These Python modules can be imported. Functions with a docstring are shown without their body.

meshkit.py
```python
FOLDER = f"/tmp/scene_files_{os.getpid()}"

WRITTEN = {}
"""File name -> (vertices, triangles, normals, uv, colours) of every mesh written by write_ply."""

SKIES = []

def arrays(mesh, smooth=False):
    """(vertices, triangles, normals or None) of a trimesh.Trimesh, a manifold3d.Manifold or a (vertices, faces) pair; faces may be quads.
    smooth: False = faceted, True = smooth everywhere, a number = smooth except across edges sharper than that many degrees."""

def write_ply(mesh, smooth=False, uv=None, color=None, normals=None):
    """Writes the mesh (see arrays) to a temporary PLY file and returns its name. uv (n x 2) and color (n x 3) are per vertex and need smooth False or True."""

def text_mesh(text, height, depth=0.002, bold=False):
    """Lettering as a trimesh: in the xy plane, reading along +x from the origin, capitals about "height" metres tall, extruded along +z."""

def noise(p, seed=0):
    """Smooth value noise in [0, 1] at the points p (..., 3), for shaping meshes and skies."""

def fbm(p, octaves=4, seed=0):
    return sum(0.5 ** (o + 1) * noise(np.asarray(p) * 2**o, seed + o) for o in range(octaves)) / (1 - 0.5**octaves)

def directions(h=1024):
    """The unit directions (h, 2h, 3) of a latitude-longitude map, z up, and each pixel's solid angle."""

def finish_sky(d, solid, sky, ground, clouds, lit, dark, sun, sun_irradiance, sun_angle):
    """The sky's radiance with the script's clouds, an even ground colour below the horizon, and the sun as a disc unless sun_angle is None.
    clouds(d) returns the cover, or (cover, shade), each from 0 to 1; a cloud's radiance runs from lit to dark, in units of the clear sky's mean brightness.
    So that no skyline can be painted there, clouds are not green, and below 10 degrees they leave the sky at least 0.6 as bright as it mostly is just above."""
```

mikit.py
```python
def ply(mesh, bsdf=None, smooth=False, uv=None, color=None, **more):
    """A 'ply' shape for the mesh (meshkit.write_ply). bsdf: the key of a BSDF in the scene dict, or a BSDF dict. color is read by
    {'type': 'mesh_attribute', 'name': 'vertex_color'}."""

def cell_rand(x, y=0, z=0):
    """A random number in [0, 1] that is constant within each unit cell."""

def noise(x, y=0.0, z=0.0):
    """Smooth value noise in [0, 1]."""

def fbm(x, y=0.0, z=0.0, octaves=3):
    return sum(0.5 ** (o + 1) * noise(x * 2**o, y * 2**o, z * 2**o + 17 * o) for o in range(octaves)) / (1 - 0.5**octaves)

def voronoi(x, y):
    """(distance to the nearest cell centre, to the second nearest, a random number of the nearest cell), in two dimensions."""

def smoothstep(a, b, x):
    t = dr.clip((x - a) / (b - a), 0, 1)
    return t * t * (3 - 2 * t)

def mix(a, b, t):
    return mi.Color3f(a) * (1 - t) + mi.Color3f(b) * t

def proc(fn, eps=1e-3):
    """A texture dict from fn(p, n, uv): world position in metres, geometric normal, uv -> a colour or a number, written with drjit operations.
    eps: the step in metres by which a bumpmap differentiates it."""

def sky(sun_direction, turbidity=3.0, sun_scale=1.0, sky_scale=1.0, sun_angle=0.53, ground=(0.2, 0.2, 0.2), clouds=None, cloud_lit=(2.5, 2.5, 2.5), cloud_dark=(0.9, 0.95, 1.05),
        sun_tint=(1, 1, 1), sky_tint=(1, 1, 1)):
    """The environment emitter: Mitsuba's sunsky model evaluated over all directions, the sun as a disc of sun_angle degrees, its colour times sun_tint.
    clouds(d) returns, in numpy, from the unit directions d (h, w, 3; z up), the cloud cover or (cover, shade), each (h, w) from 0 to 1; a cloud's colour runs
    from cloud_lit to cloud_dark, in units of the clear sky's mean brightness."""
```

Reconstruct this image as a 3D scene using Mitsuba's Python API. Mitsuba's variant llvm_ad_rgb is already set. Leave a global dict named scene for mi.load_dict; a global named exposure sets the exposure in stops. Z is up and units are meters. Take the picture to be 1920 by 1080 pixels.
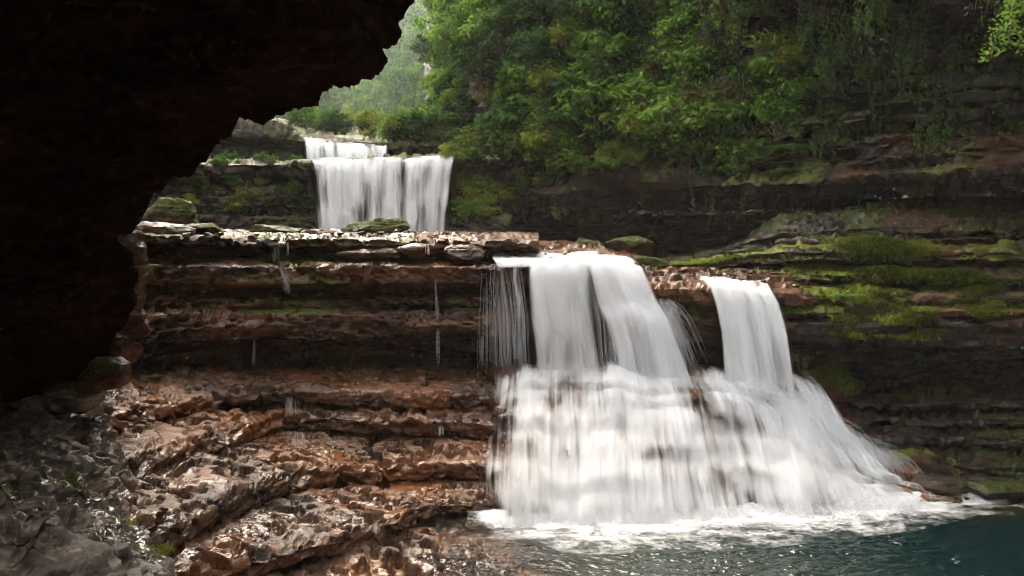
import math
import numpy as np, trimesh, drjit as dr, mitsuba as mi, mikit, meshkit
from mikit import proc, noise, fbm, smoothstep, mix, voronoi

T = mi.ScalarTransform4f
scene, labels = {}, {}
# ------------------------------------------------------------------ camera, sky, exposure
F, EYE, HORIZON = 1500.0, 5.0, 425.0            # focal length in pixels of the 1920 frame, eye height above the pool, horizon row
exposure = 4.55
scene['camera'] = {'type': 'perspective', 'fov': math.degrees(2 * math.atan(960 / F)), 'fov_axis': 'x', 'near_clip': 0.05, 'far_clip': 2000.0,
                   'principal_point_offset_x': 0.0, 'principal_point_offset_y': (540 - HORIZON) / 1080,
                   'to_world': T().look_at(origin=[0, 0, EYE], target=[0, 10, EYE], up=[0, 0, 1]),
                   'medium': {'type': 'ref', 'id': 'haze_air'}}
scene['sky'] = mikit.sky((-0.28, 0.66, 0.70), turbidity=3, sun_scale=0.30, sun_angle=40, clouds=lambda d: 1.0, cloud_lit=(2.0, 2.0, 2.0), sun_tint=(0.94, 1.0, 1.08))
scene['haze_air'] = {'type': 'homogeneous', 'albedo': 0.96, 'sigma_t': 0.00055}

RNG = np.random.default_rng(7)


# ------------------------------------------------------------------ helpers
def fb(p, o=4, seed=0):
    return meshkit.fbm(p, o, seed)


def nz(p, seed=0):
    return meshkit.noise(p, seed)


def sst(a, b, x):
    t = np.clip((x - a) / (b - a), 0, 1)
    return t * t * (3 - 2 * t)


def W(u, v, Y):
    u, v, Y = np.broadcast_arrays(np.asarray(u, float), np.asarray(v, float), np.asarray(Y, float))
    return np.stack([(u - 960) / F * Y, Y, EYE - (v - HORIZON) / F * Y], -1)


def pch(xs, ys, x):
    from scipy.interpolate import PchipInterpolator
    o = np.argsort(xs)
    xs, ys = np.asarray(xs, float)[o], np.asarray(ys, float)[o]
    return PchipInterpolator(xs, ys, extrapolate=False)(np.clip(x, xs[0], xs[-1]))


def grid_faces(r, c):
    i, j = np.meshgrid(np.arange(r - 1), np.arange(c - 1), indexing='ij')
    a = i * c + j
    return np.stack([a, a + 1, a + c + 1, a + c], -1).reshape(-1, 4)


def grid_normals(P):
    du, dv = np.gradient(P, axis=1), np.gradient(P, axis=0)
    n = np.cross(du, dv)
    return n / (np.linalg.norm(n, axis=-1, keepdims=True) + 1e-12)


def blur(a, k):
    from scipy.ndimage import uniform_filter1d
    for ax in (0, 1):
        a = uniform_filter1d(uniform_filter1d(a, k, axis=ax, mode='nearest'), k, axis=ax, mode='nearest')
    return a


def raw_ply(v, f, n, bsdf, uv=None):
    return {'type': 'ply', 'filename': meshkit.write_ply((v, f), False, uv, None, normals=n), 'face_normals': False,
            'bsdf': {'type': 'ref', 'id': bsdf}}


class Sheet:
    """A rock surface lofted through strata lines; rows is a list of (per-column world points, number of subdivisions to the next row)."""

    def __init__(self, us, rows, disp, smoothing=5, turn=1):
        self.us = us
        P, self.band = [], []
        for k, (pts, n) in enumerate(rows):
            if k == len(rows) - 1:
                P.append(pts[None])
                self.band += [k - 1]
            else:
                t = (np.arange(n) / n)[:, None, None]
                P.append(pts[None] * (1 - t) + rows[k + 1][0][None] * t)
                self.band += [k] * n
        P = np.concatenate(P)
        N = blur(grid_normals(P), smoothing)
        N /= np.linalg.norm(N, axis=-1, keepdims=True) + 1e-9
        N *= turn
        self.base = P
        self.P = P + disp(P, N)
        self.N = grid_normals(self.P) * turn
        self.turn = turn
        self.band = np.array(self.band)
        self.start = np.concatenate([[0], np.cumsum([n for _, n in rows[:-1]])])

    def parts(self, parent, cuts, name, bsdf, bsdfs={}, lab={}):
        """writes row ranges between the given row numbers as parts of parent, normals shared so that no seam shows"""
        r = len(self.P)
        rows = [0] + [int(self.start[c]) for c in cuts] + [r - 1]
        for k in range(len(rows) - 1):
            a, b = rows[k], rows[k + 1]
            c = self.P.shape[1]
            f = grid_faces(b - a + 1, c)
            f = np.vstack([f[:, [0, 1, 2]], f[:, [0, 2, 3]]])
            if self.turn < 0:
                f = f[:, ::-1]
            key = f'{parent}__{name}' + (f'_{k:03d}' if k else '')
            scene[key] = raw_ply(self.P[a:b + 1].reshape(-1, 3), f, self.N[a:b + 1].reshape(-1, 3), bsdfs.get(k, bsdf))
            if k in lab:
                labels[key] = {'label': lab[k]}

    def at(self, u, row):
        """the point and normal at column u (1920-frame) and row number (fractional row of the list)"""
        j = int(np.clip(np.searchsorted(self.us, u), 0, len(self.us) - 1))
        a = int(math.floor(row))
        i0 = self.start[min(a, len(self.start) - 1)]
        i1 = self.start[min(a + 1, len(self.start) - 1)]
        i = int(np.clip(round(i0 + (i1 - i0) * (row - a)), 0, len(self.P) - 1))
        return self.P[i, j], self.N[i, j]


def struct(key, label):
    labels[key] = {'label': label, 'category': 'rock' if 'rock' in key or 'cliff' in key or 'cave' in key else key.split('_')[0], 'kind': 'structure'}


def new_key(name, used={}):
    n = used.get(name, 0)
    used[name] = n + 1
    return name if n == 0 else f'{name}_{n:03d}'


def thing(name, label, cat, group=None):
    key = new_key(name)
    labels[key] = {'label': label, 'category': cat}
    if group:
        labels[key]['group'] = group
    return key


# ------------------------------------------------------------------ materials
def rock(dark, mid, pale, moss=0.0, rough=(0.16, 0.55), scale=1.0, bump=0.012, wet=0.5, spec=0.5, rust=(0.17, 0.062, 0.022), rusty=0.3, mossc=((0.035, 0.05, 0.008), (0.115, 0.13, 0.02)), up=0.45, east=None):
    """pitted sandstone, wet: dark in the pores, pale on the worn knobs, moss on what faces up"""
    def colour(p, n, uv):
        q = p * scale
        a = fbm(q.x * 1.1, q.y * 1.1, q.z * 3.5, 4)
        b = fbm(q.x * 7 + 9, q.y * 7, q.z * 12, 3)
        c = fbm(q.x * 0.55 + 31, q.y * 0.55, q.z * 1.1, 3)
        s = noise(q.x * 30, q.y * 30, q.z * 30)
        col = mix(dark, mid, smoothstep(0.3, 0.6, 0.55 * a + 0.45 * b))
        col = mix(col, rust, smoothstep(0.5, 0.66, c) * rusty)
        col = mix(col, pale, smoothstep(0.52, 0.74, 0.5 * b + 0.3 * a + 0.2 * s))
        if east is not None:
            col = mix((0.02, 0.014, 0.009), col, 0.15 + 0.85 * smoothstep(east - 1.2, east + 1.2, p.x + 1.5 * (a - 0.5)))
        if moss > 0:
            m = fbm(q.x * 0.9 + 5, q.y * 0.9, q.z * 0.9 + 3, 4)
            f = noise(q.x * 45, q.y * 45, q.z * 45)
            w = smoothstep(0.62 - 0.32 * moss, 0.72 - 0.32 * moss, m + 0.1 * (f - 0.5)) * smoothstep(up - 0.3, up + 0.2, n.z + 0.5 * (b - 0.5))
            col = mix(col, mix(mossc[0], mossc[1], smoothstep(0.3, 0.7, 0.6 * f + 0.4 * b)), w)
        return col

    def roughness(p, n, uv):
        q = p * scale
        a = fbm(q.x * 1.7 + 3, q.y * 1.7, q.z * 1.7, 3)
        return rough[0] + (rough[1] - rough[0]) * smoothstep(0.35 + 0.3 * (wet - 0.5), 0.65 + 0.3 * (wet - 0.5), a)

    def relief(p, n, uv):
        q = p * scale
        r1, r2 = noise(q.x * 8, q.y * 8, q.z * 15), noise(q.x * 21 + 3, q.y * 21, q.z * 36)
        r3 = noise(q.x * 55, q.y * 55, q.z * 70)
        return 0.5 * dr.abs(2 * r1 - 1) + 0.3 * dr.abs(2 * r2 - 1) + 0.2 * r3

    return {'type': 'twosided', 'bsdf': {'type': 'bumpmap', 'arbitrary': proc(relief, 0.004), 'scale': bump,
            'bsdf': {'type': 'principled', 'base_color': proc(colour), 'roughness': proc(roughness), 'specular': spec}}}


scene['wet_brown_rock'] = rock((0.028, 0.013, 0.008), (0.12, 0.058, 0.030), (0.235, 0.145, 0.088), rust=(0.20, 0.078, 0.028), rusty=0.8, moss=0.0, wet=0.62, rough=(0.19, 0.6), bump=0.022)
scene['wall_rock'] = rock((0.022, 0.012, 0.008), (0.085, 0.043, 0.025), (0.21, 0.125, 0.075), rusty=0.4, moss=0.22, wet=0.5, rough=(0.32, 0.7), spec=0.35, bump=0.02)
scene['grey_rock'] = rock((0.036, 0.027, 0.02), (0.17, 0.13, 0.10), (0.42, 0.34, 0.27), rusty=0.2, moss=0.04, rough=(0.17, 0.6), wet=0.62, bump=0.026)
scene['undercut_shade_rock'] = rock((0.006, 0.005, 0.004), (0.026, 0.016, 0.010), (0.075, 0.046, 0.028), rusty=0.15, moss=0.26, mossc=((0.02, 0.028, 0.006), (0.06, 0.07, 0.012)), rough=(0.4, 0.7), wet=0.3, up=0.45)  # darker rock copy: the shade under the right ledges is put into its colour
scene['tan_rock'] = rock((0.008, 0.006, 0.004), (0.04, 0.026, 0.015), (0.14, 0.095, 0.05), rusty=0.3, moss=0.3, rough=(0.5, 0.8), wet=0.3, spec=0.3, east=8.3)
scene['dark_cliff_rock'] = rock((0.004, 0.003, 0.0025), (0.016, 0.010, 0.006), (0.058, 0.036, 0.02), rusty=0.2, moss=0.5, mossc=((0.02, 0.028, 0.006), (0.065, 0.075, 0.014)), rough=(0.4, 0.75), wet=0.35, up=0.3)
scene['ledge_rock'] = rock((0.012, 0.009, 0.007), (0.06, 0.036, 0.023), (0.17, 0.105, 0.06), rusty=0.4, moss=0.7, mossc=((0.04, 0.055, 0.008), (0.17, 0.19, 0.024)), rough=(0.35, 0.65), up=0.3)
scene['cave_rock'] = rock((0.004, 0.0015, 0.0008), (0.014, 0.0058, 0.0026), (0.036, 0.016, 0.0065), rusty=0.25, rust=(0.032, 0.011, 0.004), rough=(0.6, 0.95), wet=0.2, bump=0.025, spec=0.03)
scene['far_rock'] = rock((0.018, 0.015, 0.013), (0.055, 0.044, 0.036), (0.13, 0.10, 0.07), rusty=0.1, moss=0.7, mossc=((0.02, 0.027, 0.006), (0.065, 0.072, 0.014)), rough=(0.6, 0.85), spec=0.2, scale=0.5, bump=0.02, up=0.3)
scene['boulder_rock'] = rock((0.008, 0.006, 0.004), (0.04, 0.03, 0.018), (0.11, 0.08, 0.045), rusty=0.15, mossc=((0.018, 0.026, 0.005), (0.07, 0.08, 0.012)), moss=0.75, spec=0.2, rough=(0.55, 0.85), up=0.2)


def leaf_bsdf(c0, c1, c2, trans=0.8, rough=0.33, fine=9):
    def colour(p, n, uv):
        a = smoothstep(0.3, 0.7, fbm(p.x * 0.7, p.y * 0.7, p.z * 0.7, 2))
        r = noise(p.x * fine, p.y * fine, p.z * fine)
        return mix(mix(c0, c1, smoothstep(0.3, 0.7, 0.5 * a + 0.5 * r)), c2, smoothstep(0.72, 0.86, r))
    return {'type': 'principledthin', 'base_color': proc(colour), 'roughness': rough, 'diff_trans': trans, 'spec_trans': 0.0, 'eta': 1.4}


scene['leaf_green'] = leaf_bsdf((0.045, 0.10, 0.018), (0.155, 0.25, 0.042), (0.31, 0.37, 0.09))
scene['leaf_dark'] = leaf_bsdf((0.025, 0.06, 0.018), (0.08, 0.15, 0.035), (0.16, 0.24, 0.06))
scene['leaf_bright'] = leaf_bsdf((0.10, 0.20, 0.026), (0.23, 0.38, 0.06), (0.38, 0.48, 0.12))
scene['leaf_yellow'] = leaf_bsdf((0.09, 0.12, 0.02), (0.23, 0.27, 0.042), (0.38, 0.38, 0.09))
scene['leaf_dry'] = leaf_bsdf((0.045, 0.038, 0.018), (0.12, 0.09, 0.04), (0.19, 0.15, 0.07))
scene['leaf_far'] = leaf_bsdf((0.04, 0.085, 0.03), (0.09, 0.17, 0.045), (0.17, 0.25, 0.07))
scene['grass_green'] = leaf_bsdf((0.06, 0.085, 0.012), (0.28, 0.32, 0.05), (0.46, 0.44, 0.12), fine=22)
scene['bark'] = {'type': 'principled', 'base_color': proc(lambda p, n, uv: mix((0.035, 0.026, 0.018), (0.13, 0.105, 0.075), fbm(p.x * 9, p.y * 9, p.z * 2.5, 3))), 'roughness': 0.8}


def water_veil(f1, f2, lo, hi, wob=0.6, zs=1.0, tint=(0.95, 0.955, 0.965), trans=0.7):
    """falling water: uv.x runs across the flow in metres, uv.y is how much water there is; strands follow the height"""
    def opacity(p, n, uv):
        z = p.z
        s = uv.x + 0.16 * (noise(uv.x * 1.4, z * 0.8 * zs) - 0.5) + 0.05 * (noise(uv.x * 5.5, z * 2.2 * zs) - 0.5)
        d = uv.y
        a = fbm(s * f1 + 0.35 * noise(s * 2, z * wob), z * 0.35 * zs, 0.0, 3)
        b = noise(s * f2 + 0.5 * noise(s * 5, z * wob + 7), z * 0.9 * zs)
        c = noise(s * 2.6 + 4 + 0.5 * noise(z * 2, s), z * 1.3 * zs)
        e = noise(s * f2 * 2.3, z * 1.6 + 3)
        return dr.clip(smoothstep(lo, hi, 0.46 * a + 0.15 * b + 0.06 * e + 0.33 * c + (d - 0.5)), 0.0, 0.985)
    return {'type': 'mask', 'opacity': proc(opacity), 'bsdf': {'type': 'principledthin', 'base_color': {'type': 'rgb', 'value': tint}, 'roughness': 0.6, 'diff_trans': trans, 'spec_trans': 0.0, 'eta': 1.33}}


scene['water_veil'] = water_veil(5, 26, 0.30, 0.76)
scene['water_cascade'] = water_veil(4.5, 24, 0.32, 0.74, 0.8, 1.3)
scene['water_thin'] = water_veil(11, 46, 0.42, 0.80)
scene['water_thread'] = {'type': 'mask', 'opacity': proc(lambda p, n, uv: 0.10 + 0.42 * noise(p.x * 40, p.y * 40, p.z * 5)), 'bsdf': {'type': 'principledthin', 'base_color': {'type': 'rgb', 'value': (0.9, 0.92, 0.95)}, 'roughness': 0.4, 'diff_trans': 0.8, 'spec_trans': 0.0, 'eta': 1.33}}

scene['spray_thread'] = {**scene['water_thread'], 'opacity': proc(lambda p, n, uv: 0.03 + 0.2 * noise(p.x * 30, p.y * 30, p.z * 6))}

# ------------------------------------------------------------------ rock surfaces
def bedding(P, N, amp, terr, period, seed):
    """thin beds: faces step in and out bed by bed, gentle slopes break into small steps"""
    w = .55 * (fb(P * [.45, .45, .2], 3, seed + 61) - .5) + .12 * (fb(P * [2.2, 2.2, 1], 2, seed + 62) - .5)
    h = (P[..., 2] + w) / period
    i = np.floor(h)
    f = h - i
    out_ = 0
    for a in (0, 1):
        wgt = 1 - f if a == 0 else f
        wgt = sst(.25, .75, wgt)
        q = np.stack([P[..., 0] * .7 + i * 7.3 + a * 7.3, P[..., 1] * .7, i * 0 + 1.7 * (i + a)], -1)
        out_ = out_ + wgt * (fb(q, 3, seed + 63) - .5) * 2
    Nh = N * [1, 1, 0]
    D = Nh * (amp * out_)[..., None]
    steep = np.linalg.norm(Nh, axis=-1)
    D[..., 2] += terr * ((i + sst(.30, .70, f)) - h) * period * (1 - .6 * steep)
    return D


def rock_disp(big=0.22, strata=0.14, knob=0.10, pit=0.10, fine=0.02, seed=0, fb_scale=0.5, zs=3.2, bed=.09, terr=.9, period=.13):
    def f(P, N):
        d = big * (fb(P * [fb_scale, fb_scale, fb_scale * 1.5], 3, seed) - 0.5) * 2
        w = (fb(P * 0.6, 2, seed + 31) - 0.5) * 0.5
        L = P * [0.22, 0.22, zs] + w[..., None] * [0, 0, 1.6]
        d += strata * (fb(L, 3, seed + 5) - 0.5) * 2
        k = nz(P * [2.6, 2.6, 4.2], seed + 9)
        patch = .6 + .9 * sst(.38, .62, fb(P * [.55, .55, 1.3], 2, seed + 41))
        d += patch * (knob * (1 - np.abs(2 * k - 1)) * 1.0 - knob * 0.5)
        k2 = nz(P * [5.5, 5.5, 8], seed + 11)
        d += patch * knob * 0.55 * (0.5 - np.abs(2 * k2 - 1))
        q = P + 0.12 * (nz(P * 5, seed + 3)[..., None] - 0.5)
        d -= patch * pit * sst(0.58, 0.76, nz(q * [4.3, 4.3, 6.0], seed + 13))
        d -= patch * pit * 0.55 * sst(0.58, 0.74, nz(q * [9.5, 9.5, 13], seed + 14))
        d += fine * (fb(P * 15, 3, seed + 17) - 0.5) * 2
        out_ = N * d[..., None]
        return out_ + bedding(P + out_, N, bed, terr, period, seed) if bed else out_
    return f


def rel(pts, dY, dz):
    """the row behind or before another one: moved along the line of sight in plan"""
    dY = np.broadcast_to(dY, pts.shape[:1])
    out = pts.copy()
    out[:, 0] *= (pts[:, 1] + dY) / pts[:, 1]
    out[:, 1] += dY
    out[:, 2] += dz
    return out


def zrow(us, nodes):
    """nodes (u, v, z): the strata line that appears at v and lies at height z"""
    n = np.array(nodes, float)
    v, z = pch(n[:, 0], n[:, 1], us), pch(n[:, 0], n[:, 2], us)
    return W(us, v, (EYE - z) * F / (v - HORIZON))


def yrow(us, nodes, k=1.0):
    """nodes (u, v, Y)"""
    n = np.array(nodes, float)
    return W(us, pch(n[:, 0], n[:, 1], us), pch(n[:, 0], n[:, 2], us) * k)


def jag(us, a, f, seed, pts):
    """uneven edge: breaks the line of a lip forwards and back"""
    s = np.stack([pts[:, 0] * f, pts[:, 0] * 0 + seed, pts[:, 0] * 0], -1)
    d = (fb(s, 4, seed) - 0.5) * 2 * a
    return rel(pts, d, 0.35 * (fb(s + 40, 3, seed + 1) - 0.5) * a)


# --- the left bank and the left wall
us = np.linspace(60, 1010, 500)
kf = pch([60, 250, 480, 640, 1010], [0.78, 0.86, 0.97, 1, 1], us)
D = zrow(us, [(60, 1100, 1.6), (200, 1090, 1.4), (350, 1070, 1.1), (480, 1040, .9), (640, 1005, .62), (740, 965, .5), (850, 940, .35), (940, 935, .3), (1010, 935, .3)])
C = zrow(us, [(60, 1000, 2.0), (200, 985, 1.85), (350, 965, 1.5), (450, 930, 1.2), (590, 888, .85), (700, 872, .7), (800, 862, .62), (940, 872, .6), (1010, 872, .6)])
B = zrow(us, [(60, 905, 2.2), (200, 890, 2.0), (300, 848, 1.7), (430, 808, 1.42), (540, 778, 1.25), (740, 778, 1.18), (850, 788, 1.15), (1010, 785, 1.15)])
A = zrow(us, [(60, 790, 2.5), (200, 780, 2.2), (290, 762, 2.0), (400, 742, 1.8), (530, 733, 1.65), (740, 738, 1.58), (1010, 735, 1.55)])
low = zrow(us, [(60, 1300, 2.2), (350, 1300, 1.0), (600, 1300, .3), (760, 1240, .12), (880, 1150, -.06), (940, 1090, -.12), (1010, 1040, -.3)])
D, C, B, A = jag(us, .30, 1.1, 1, D), jag(us, .34, .9, 2, C), jag(us, .34, 1.0, 3, B), jag(us, .34, .9, 4, A)
back = yrow(us, [(60, 692, 18.2), (500, 689, 18.3), (1010, 691, 18.6)], kf)
rows = [(rel(low, -2.0, -.9), 14), (low, 90),
        (rel(D, .35, -.30), 8), (rel(D, .02, -.24), 18), (rel(D, -.02, -.06), 10), (rel(D, .12, 0), 80),
        (rel(C, .75, -.38), 8), (rel(C, .04, -.34), 22), (rel(C, -.03, -.07), 10), (rel(C, .14, 0), 76),
        (rel(B, .85, -.38), 8), (rel(B, .04, -.33), 22), (rel(B, -.03, -.07), 10), (rel(B, .14, 0), 38),
        (rel(A, .65, -.30), 8), (rel(A, .03, -.25), 16), (rel(A, -.02, -.05), 8), (rel(A, .14, 0), 64),
        (back, 6), (yrow(us, [(60, 668, 19.9), (1010, 664, 19.9)], kf), 12),
        (yrow(us, [(60, 640, 19.4), (500, 640, 19.6), (1010, 640, 19.4)], kf), 6),
        (jag(us, .2, .9, 6, yrow(us, [(60, 640, 17.5), (330, 634, 17.4), (640, 638, 17.5), (800, 628, 17.5), (1010, 632, 17.6)], kf)), 14),
        (jag(us, .22, 1.3, 7, yrow(us, [(60, 612, 17.35), (1010, 608, 17.45)], kf)), 10),
        (jag(us, .22, 1.1, 8, yrow(us, [(60, 594, 17.5), (500, 592, 17.45), (1010, 594, 17.5)], kf)), 6),
        (yrow(us, [(60, 582, 18.1), (1010, 578, 18.1)], kf), 10),
        (jag(us, .2, 1.2, 9, yrow(us, [(60, 564, 18.0), (1010, 560, 18.0)], kf)), 6),
        (yrow(us, [(60, 552, 19.3), (1010, 552, 19.3)], kf), 6),
        (jag(us, .18, .7, 10, yrow(us, [(60, 528, 17.9), (420, 532, 17.9), (640, 530, 17.8), (1010, 536, 17.8)], kf)), 14),
        (jag(us, .18, .7, 10, yrow(us, [(60, 502, 17.9), (330, 497, 17.9), (500, 503, 17.9), (640, 500, 17.8), (1010, 505, 17.8)], kf)), 8),
        (yrow(us, [(60, 493, 18.6), (1010, 495, 18.6)], kf), 6),
        (yrow(us, [(60, 486, 19.8), (450, 484, 19.8), (1010, 484, 19.6)], kf), 8),
        (yrow(us, [(60, 466, 19.5), (1010, 470, 19.4)], kf), 5),
        (jag(us, .25, .8, 12, yrow(us, [(60, 458, 18.5), (640, 462, 18.5), (1010, 468, 18.4)], kf)), 10),
        (jag(us, .25, .8, 12, yrow(us, [(60, 440, 18.5), (250, 440, 18.5), (500, 447, 18.5), (700, 449, 18.5), (1010, 455, 18.4)], kf)), 6),
        (yrow(us, [(60, 432, 20), (400, 436, 20), (1010, 446, 20)], kf), 12),
        (yrow(us, [(60, 428, 25), (1010, 437, 25)], kf), 8), (yrow(us, [(60, 432, 31), (1010, 436, 31)], kf), 0)]
left = Sheet(us, rows, rock_disp(big=.10, strata=.08, knob=.055, pit=.13, fine=.012, seed=1, bed=.11, terr=.4, period=.17), 5)
left.parts('rock_bank', [6, 10, 14, 18, 21, 26, 31], 'stratum', 'wet_brown_rock', {k: 'wall_rock' for k in (4, 5, 6, 7)})
struct('rock_bank', 'terraced bank of wet reddish brown pitted rock left of the waterfalls')

# --- the rock under the lower cascade and behind the main falls
us = np.linspace(870, 1800, 420)
base = zrow(us, [(870, 985, 0), (940, 976, 0), (1300, 968, 0), (1500, 955, 0), (1700, 945, 0), (1800, 940, 0)])
top = yrow(us, [(870, 722, 16.4), (1000, 720, 16.4), (1300, 722, 16.3), (1490, 745, 16.1), (1560, 800, 15.8), (1640, 868, 15.4), (1720, 905, 15.0), (1800, 935, 14.75)])
top = jag(us, .35, .9, 19, top)
top[:, 2] += .22 * (fb(np.stack([us / 110.0, us * 0 + 9, us * 0], -1), 3, 18) - .5)
wallk = pch([870, 1500, 1620, 1800], [1, 1, 0.4, 0.0], us)[:, None]


def casc(fy, fz):
    p = base.copy()
    fy, fz = np.clip(fy, .01, .97), np.clip(fz, .03, .98)
    p[:, 1] = base[:, 1] + (top[:, 1] - base[:, 1]) * fy
    p[:, 0] = (us - 960) / F * p[:, 1]
    p[:, 2] = base[:, 2] + (top[:, 2] - base[:, 2]) * fz
    return p


lips = [(0.05, 0.17), (0.26, 0.36), (0.48, 0.56), (0.68, 0.74), (0.86, 0.88)]
rows = [(rel(base, -1.6, -.9), 12), (rel(base, -.05, -.05), 8)]
casc_rows = []
for k, (fy, fz) in enumerate(lips):
    ph = .085 * 2 * (fb(np.stack([us / 95.0, us * 0 + 3.3 * k, us * 0], -1), 3, 25 + k) - .5)
    lip = jag(us, .34, 1.0, 20 + k, casc(fy + ph[:], fz + .8 * ph[:]))
    casc_rows.append(lip)
    rows += [(rel(lip, .06, -.10), 6), (lip, 14)]
bench = rel(top, 2.2 * wallk[:, 0] + .3, 0.12)
fw = lambda nodes: yrow(us, nodes)
rows += [(top, 14), (bench, 8), (fw([(870, 655, 19.4), (1500, 655, 18.9), (1620, 690, 20.6), (1800, 690, 21)]), 14),
         (fw([(870, 610, 18.3), (1110, 600, 18.1), (1180, 590, 17.5), (1240, 600, 17.4), (1500, 630, 18.4), (1620, 650, 20.6), (1800, 650, 21)]), 8),
         (fw([(870, 592, 18.4), (1110, 585, 18.2), (1180, 575, 17.6), (1240, 585, 17.5), (1500, 600, 18.2), (1620, 620, 20.6), (1800, 620, 21)]), 10),
         (fw([(870, 550, 19.0), (1210, 560, 18.6), (1330, 580, 17.8), (1500, 570, 18.0), (1620, 590, 20.6), (1800, 590, 21)]), 8),
         (fw([(870, 510, 17.9), (1100, 506, 17.9), (1190, 512, 17.8), (1220, 550, 17.2), (1330, 556, 16.9), (1460, 560, 16.7), (1520, 572, 16.9), (1620, 580, 20.6), (1800, 580, 21)]), 8),
         (fw([(870, 497, 17.9), (950, 492, 17.9), (1100, 492, 17.8), (1190, 502, 17.6), (1215, 540, 17.1), (1330, 544, 16.8), (1460, 550, 16.6), (1520, 560, 17.0), (1620, 570, 20.6), (1800, 570, 21)]), 20),
         (fw([(870, 478, 19.5), (1180, 484, 19.5), (1215, 516, 18.3), (1500, 520, 18.3), (1620, 560, 21), (1800, 560, 21.4)]), 20),
         (fw([(870, 455, 21), (1180, 472, 21.5), (1225, 500, 20), (1500, 505, 19.5), (1620, 550, 21.4), (1800, 550, 21.8)]), 8),
         (fw([(870, 452, 30), (1180, 466, 26), (1225, 490, 24), (1500, 490, 22), (1620, 540, 24), (1800, 540, 24)]), 0)]
tuck = 2.4 * sst(955, 885, us)
rows = [(rel(p, tuck, 0), n) for p, n in rows]
mid = Sheet(us, rows, rock_disp(big=.12, strata=.10, knob=.10, pit=.06, fine=.02, seed=51), 4)
mid.parts('cascade_rock', [2, 4, 6, 8, 10, 13, 18], 'stratum', 'wet_brown_rock', {6: 'ledge_rock', 7: 'wet_brown_rock'})
struct('cascade_rock', 'stepped brown rock under and behind the lower waterfall')

# --- the mossy ledges on the right, over their dark undercut
us = np.linspace(1170, 2500, 560)
rk = pch([1170, 1500, 1920, 2500], [1.08, 1.02, 0.97, 0.86], us)
sh = zrow(us, [(1170, 990, -.4), (1600, 960, -.1), (1700, 946, 0), (1920, 938, 0), (2500, 960, 0)])
y = lambda nodes, k=rk: yrow(us, nodes, k)


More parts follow.
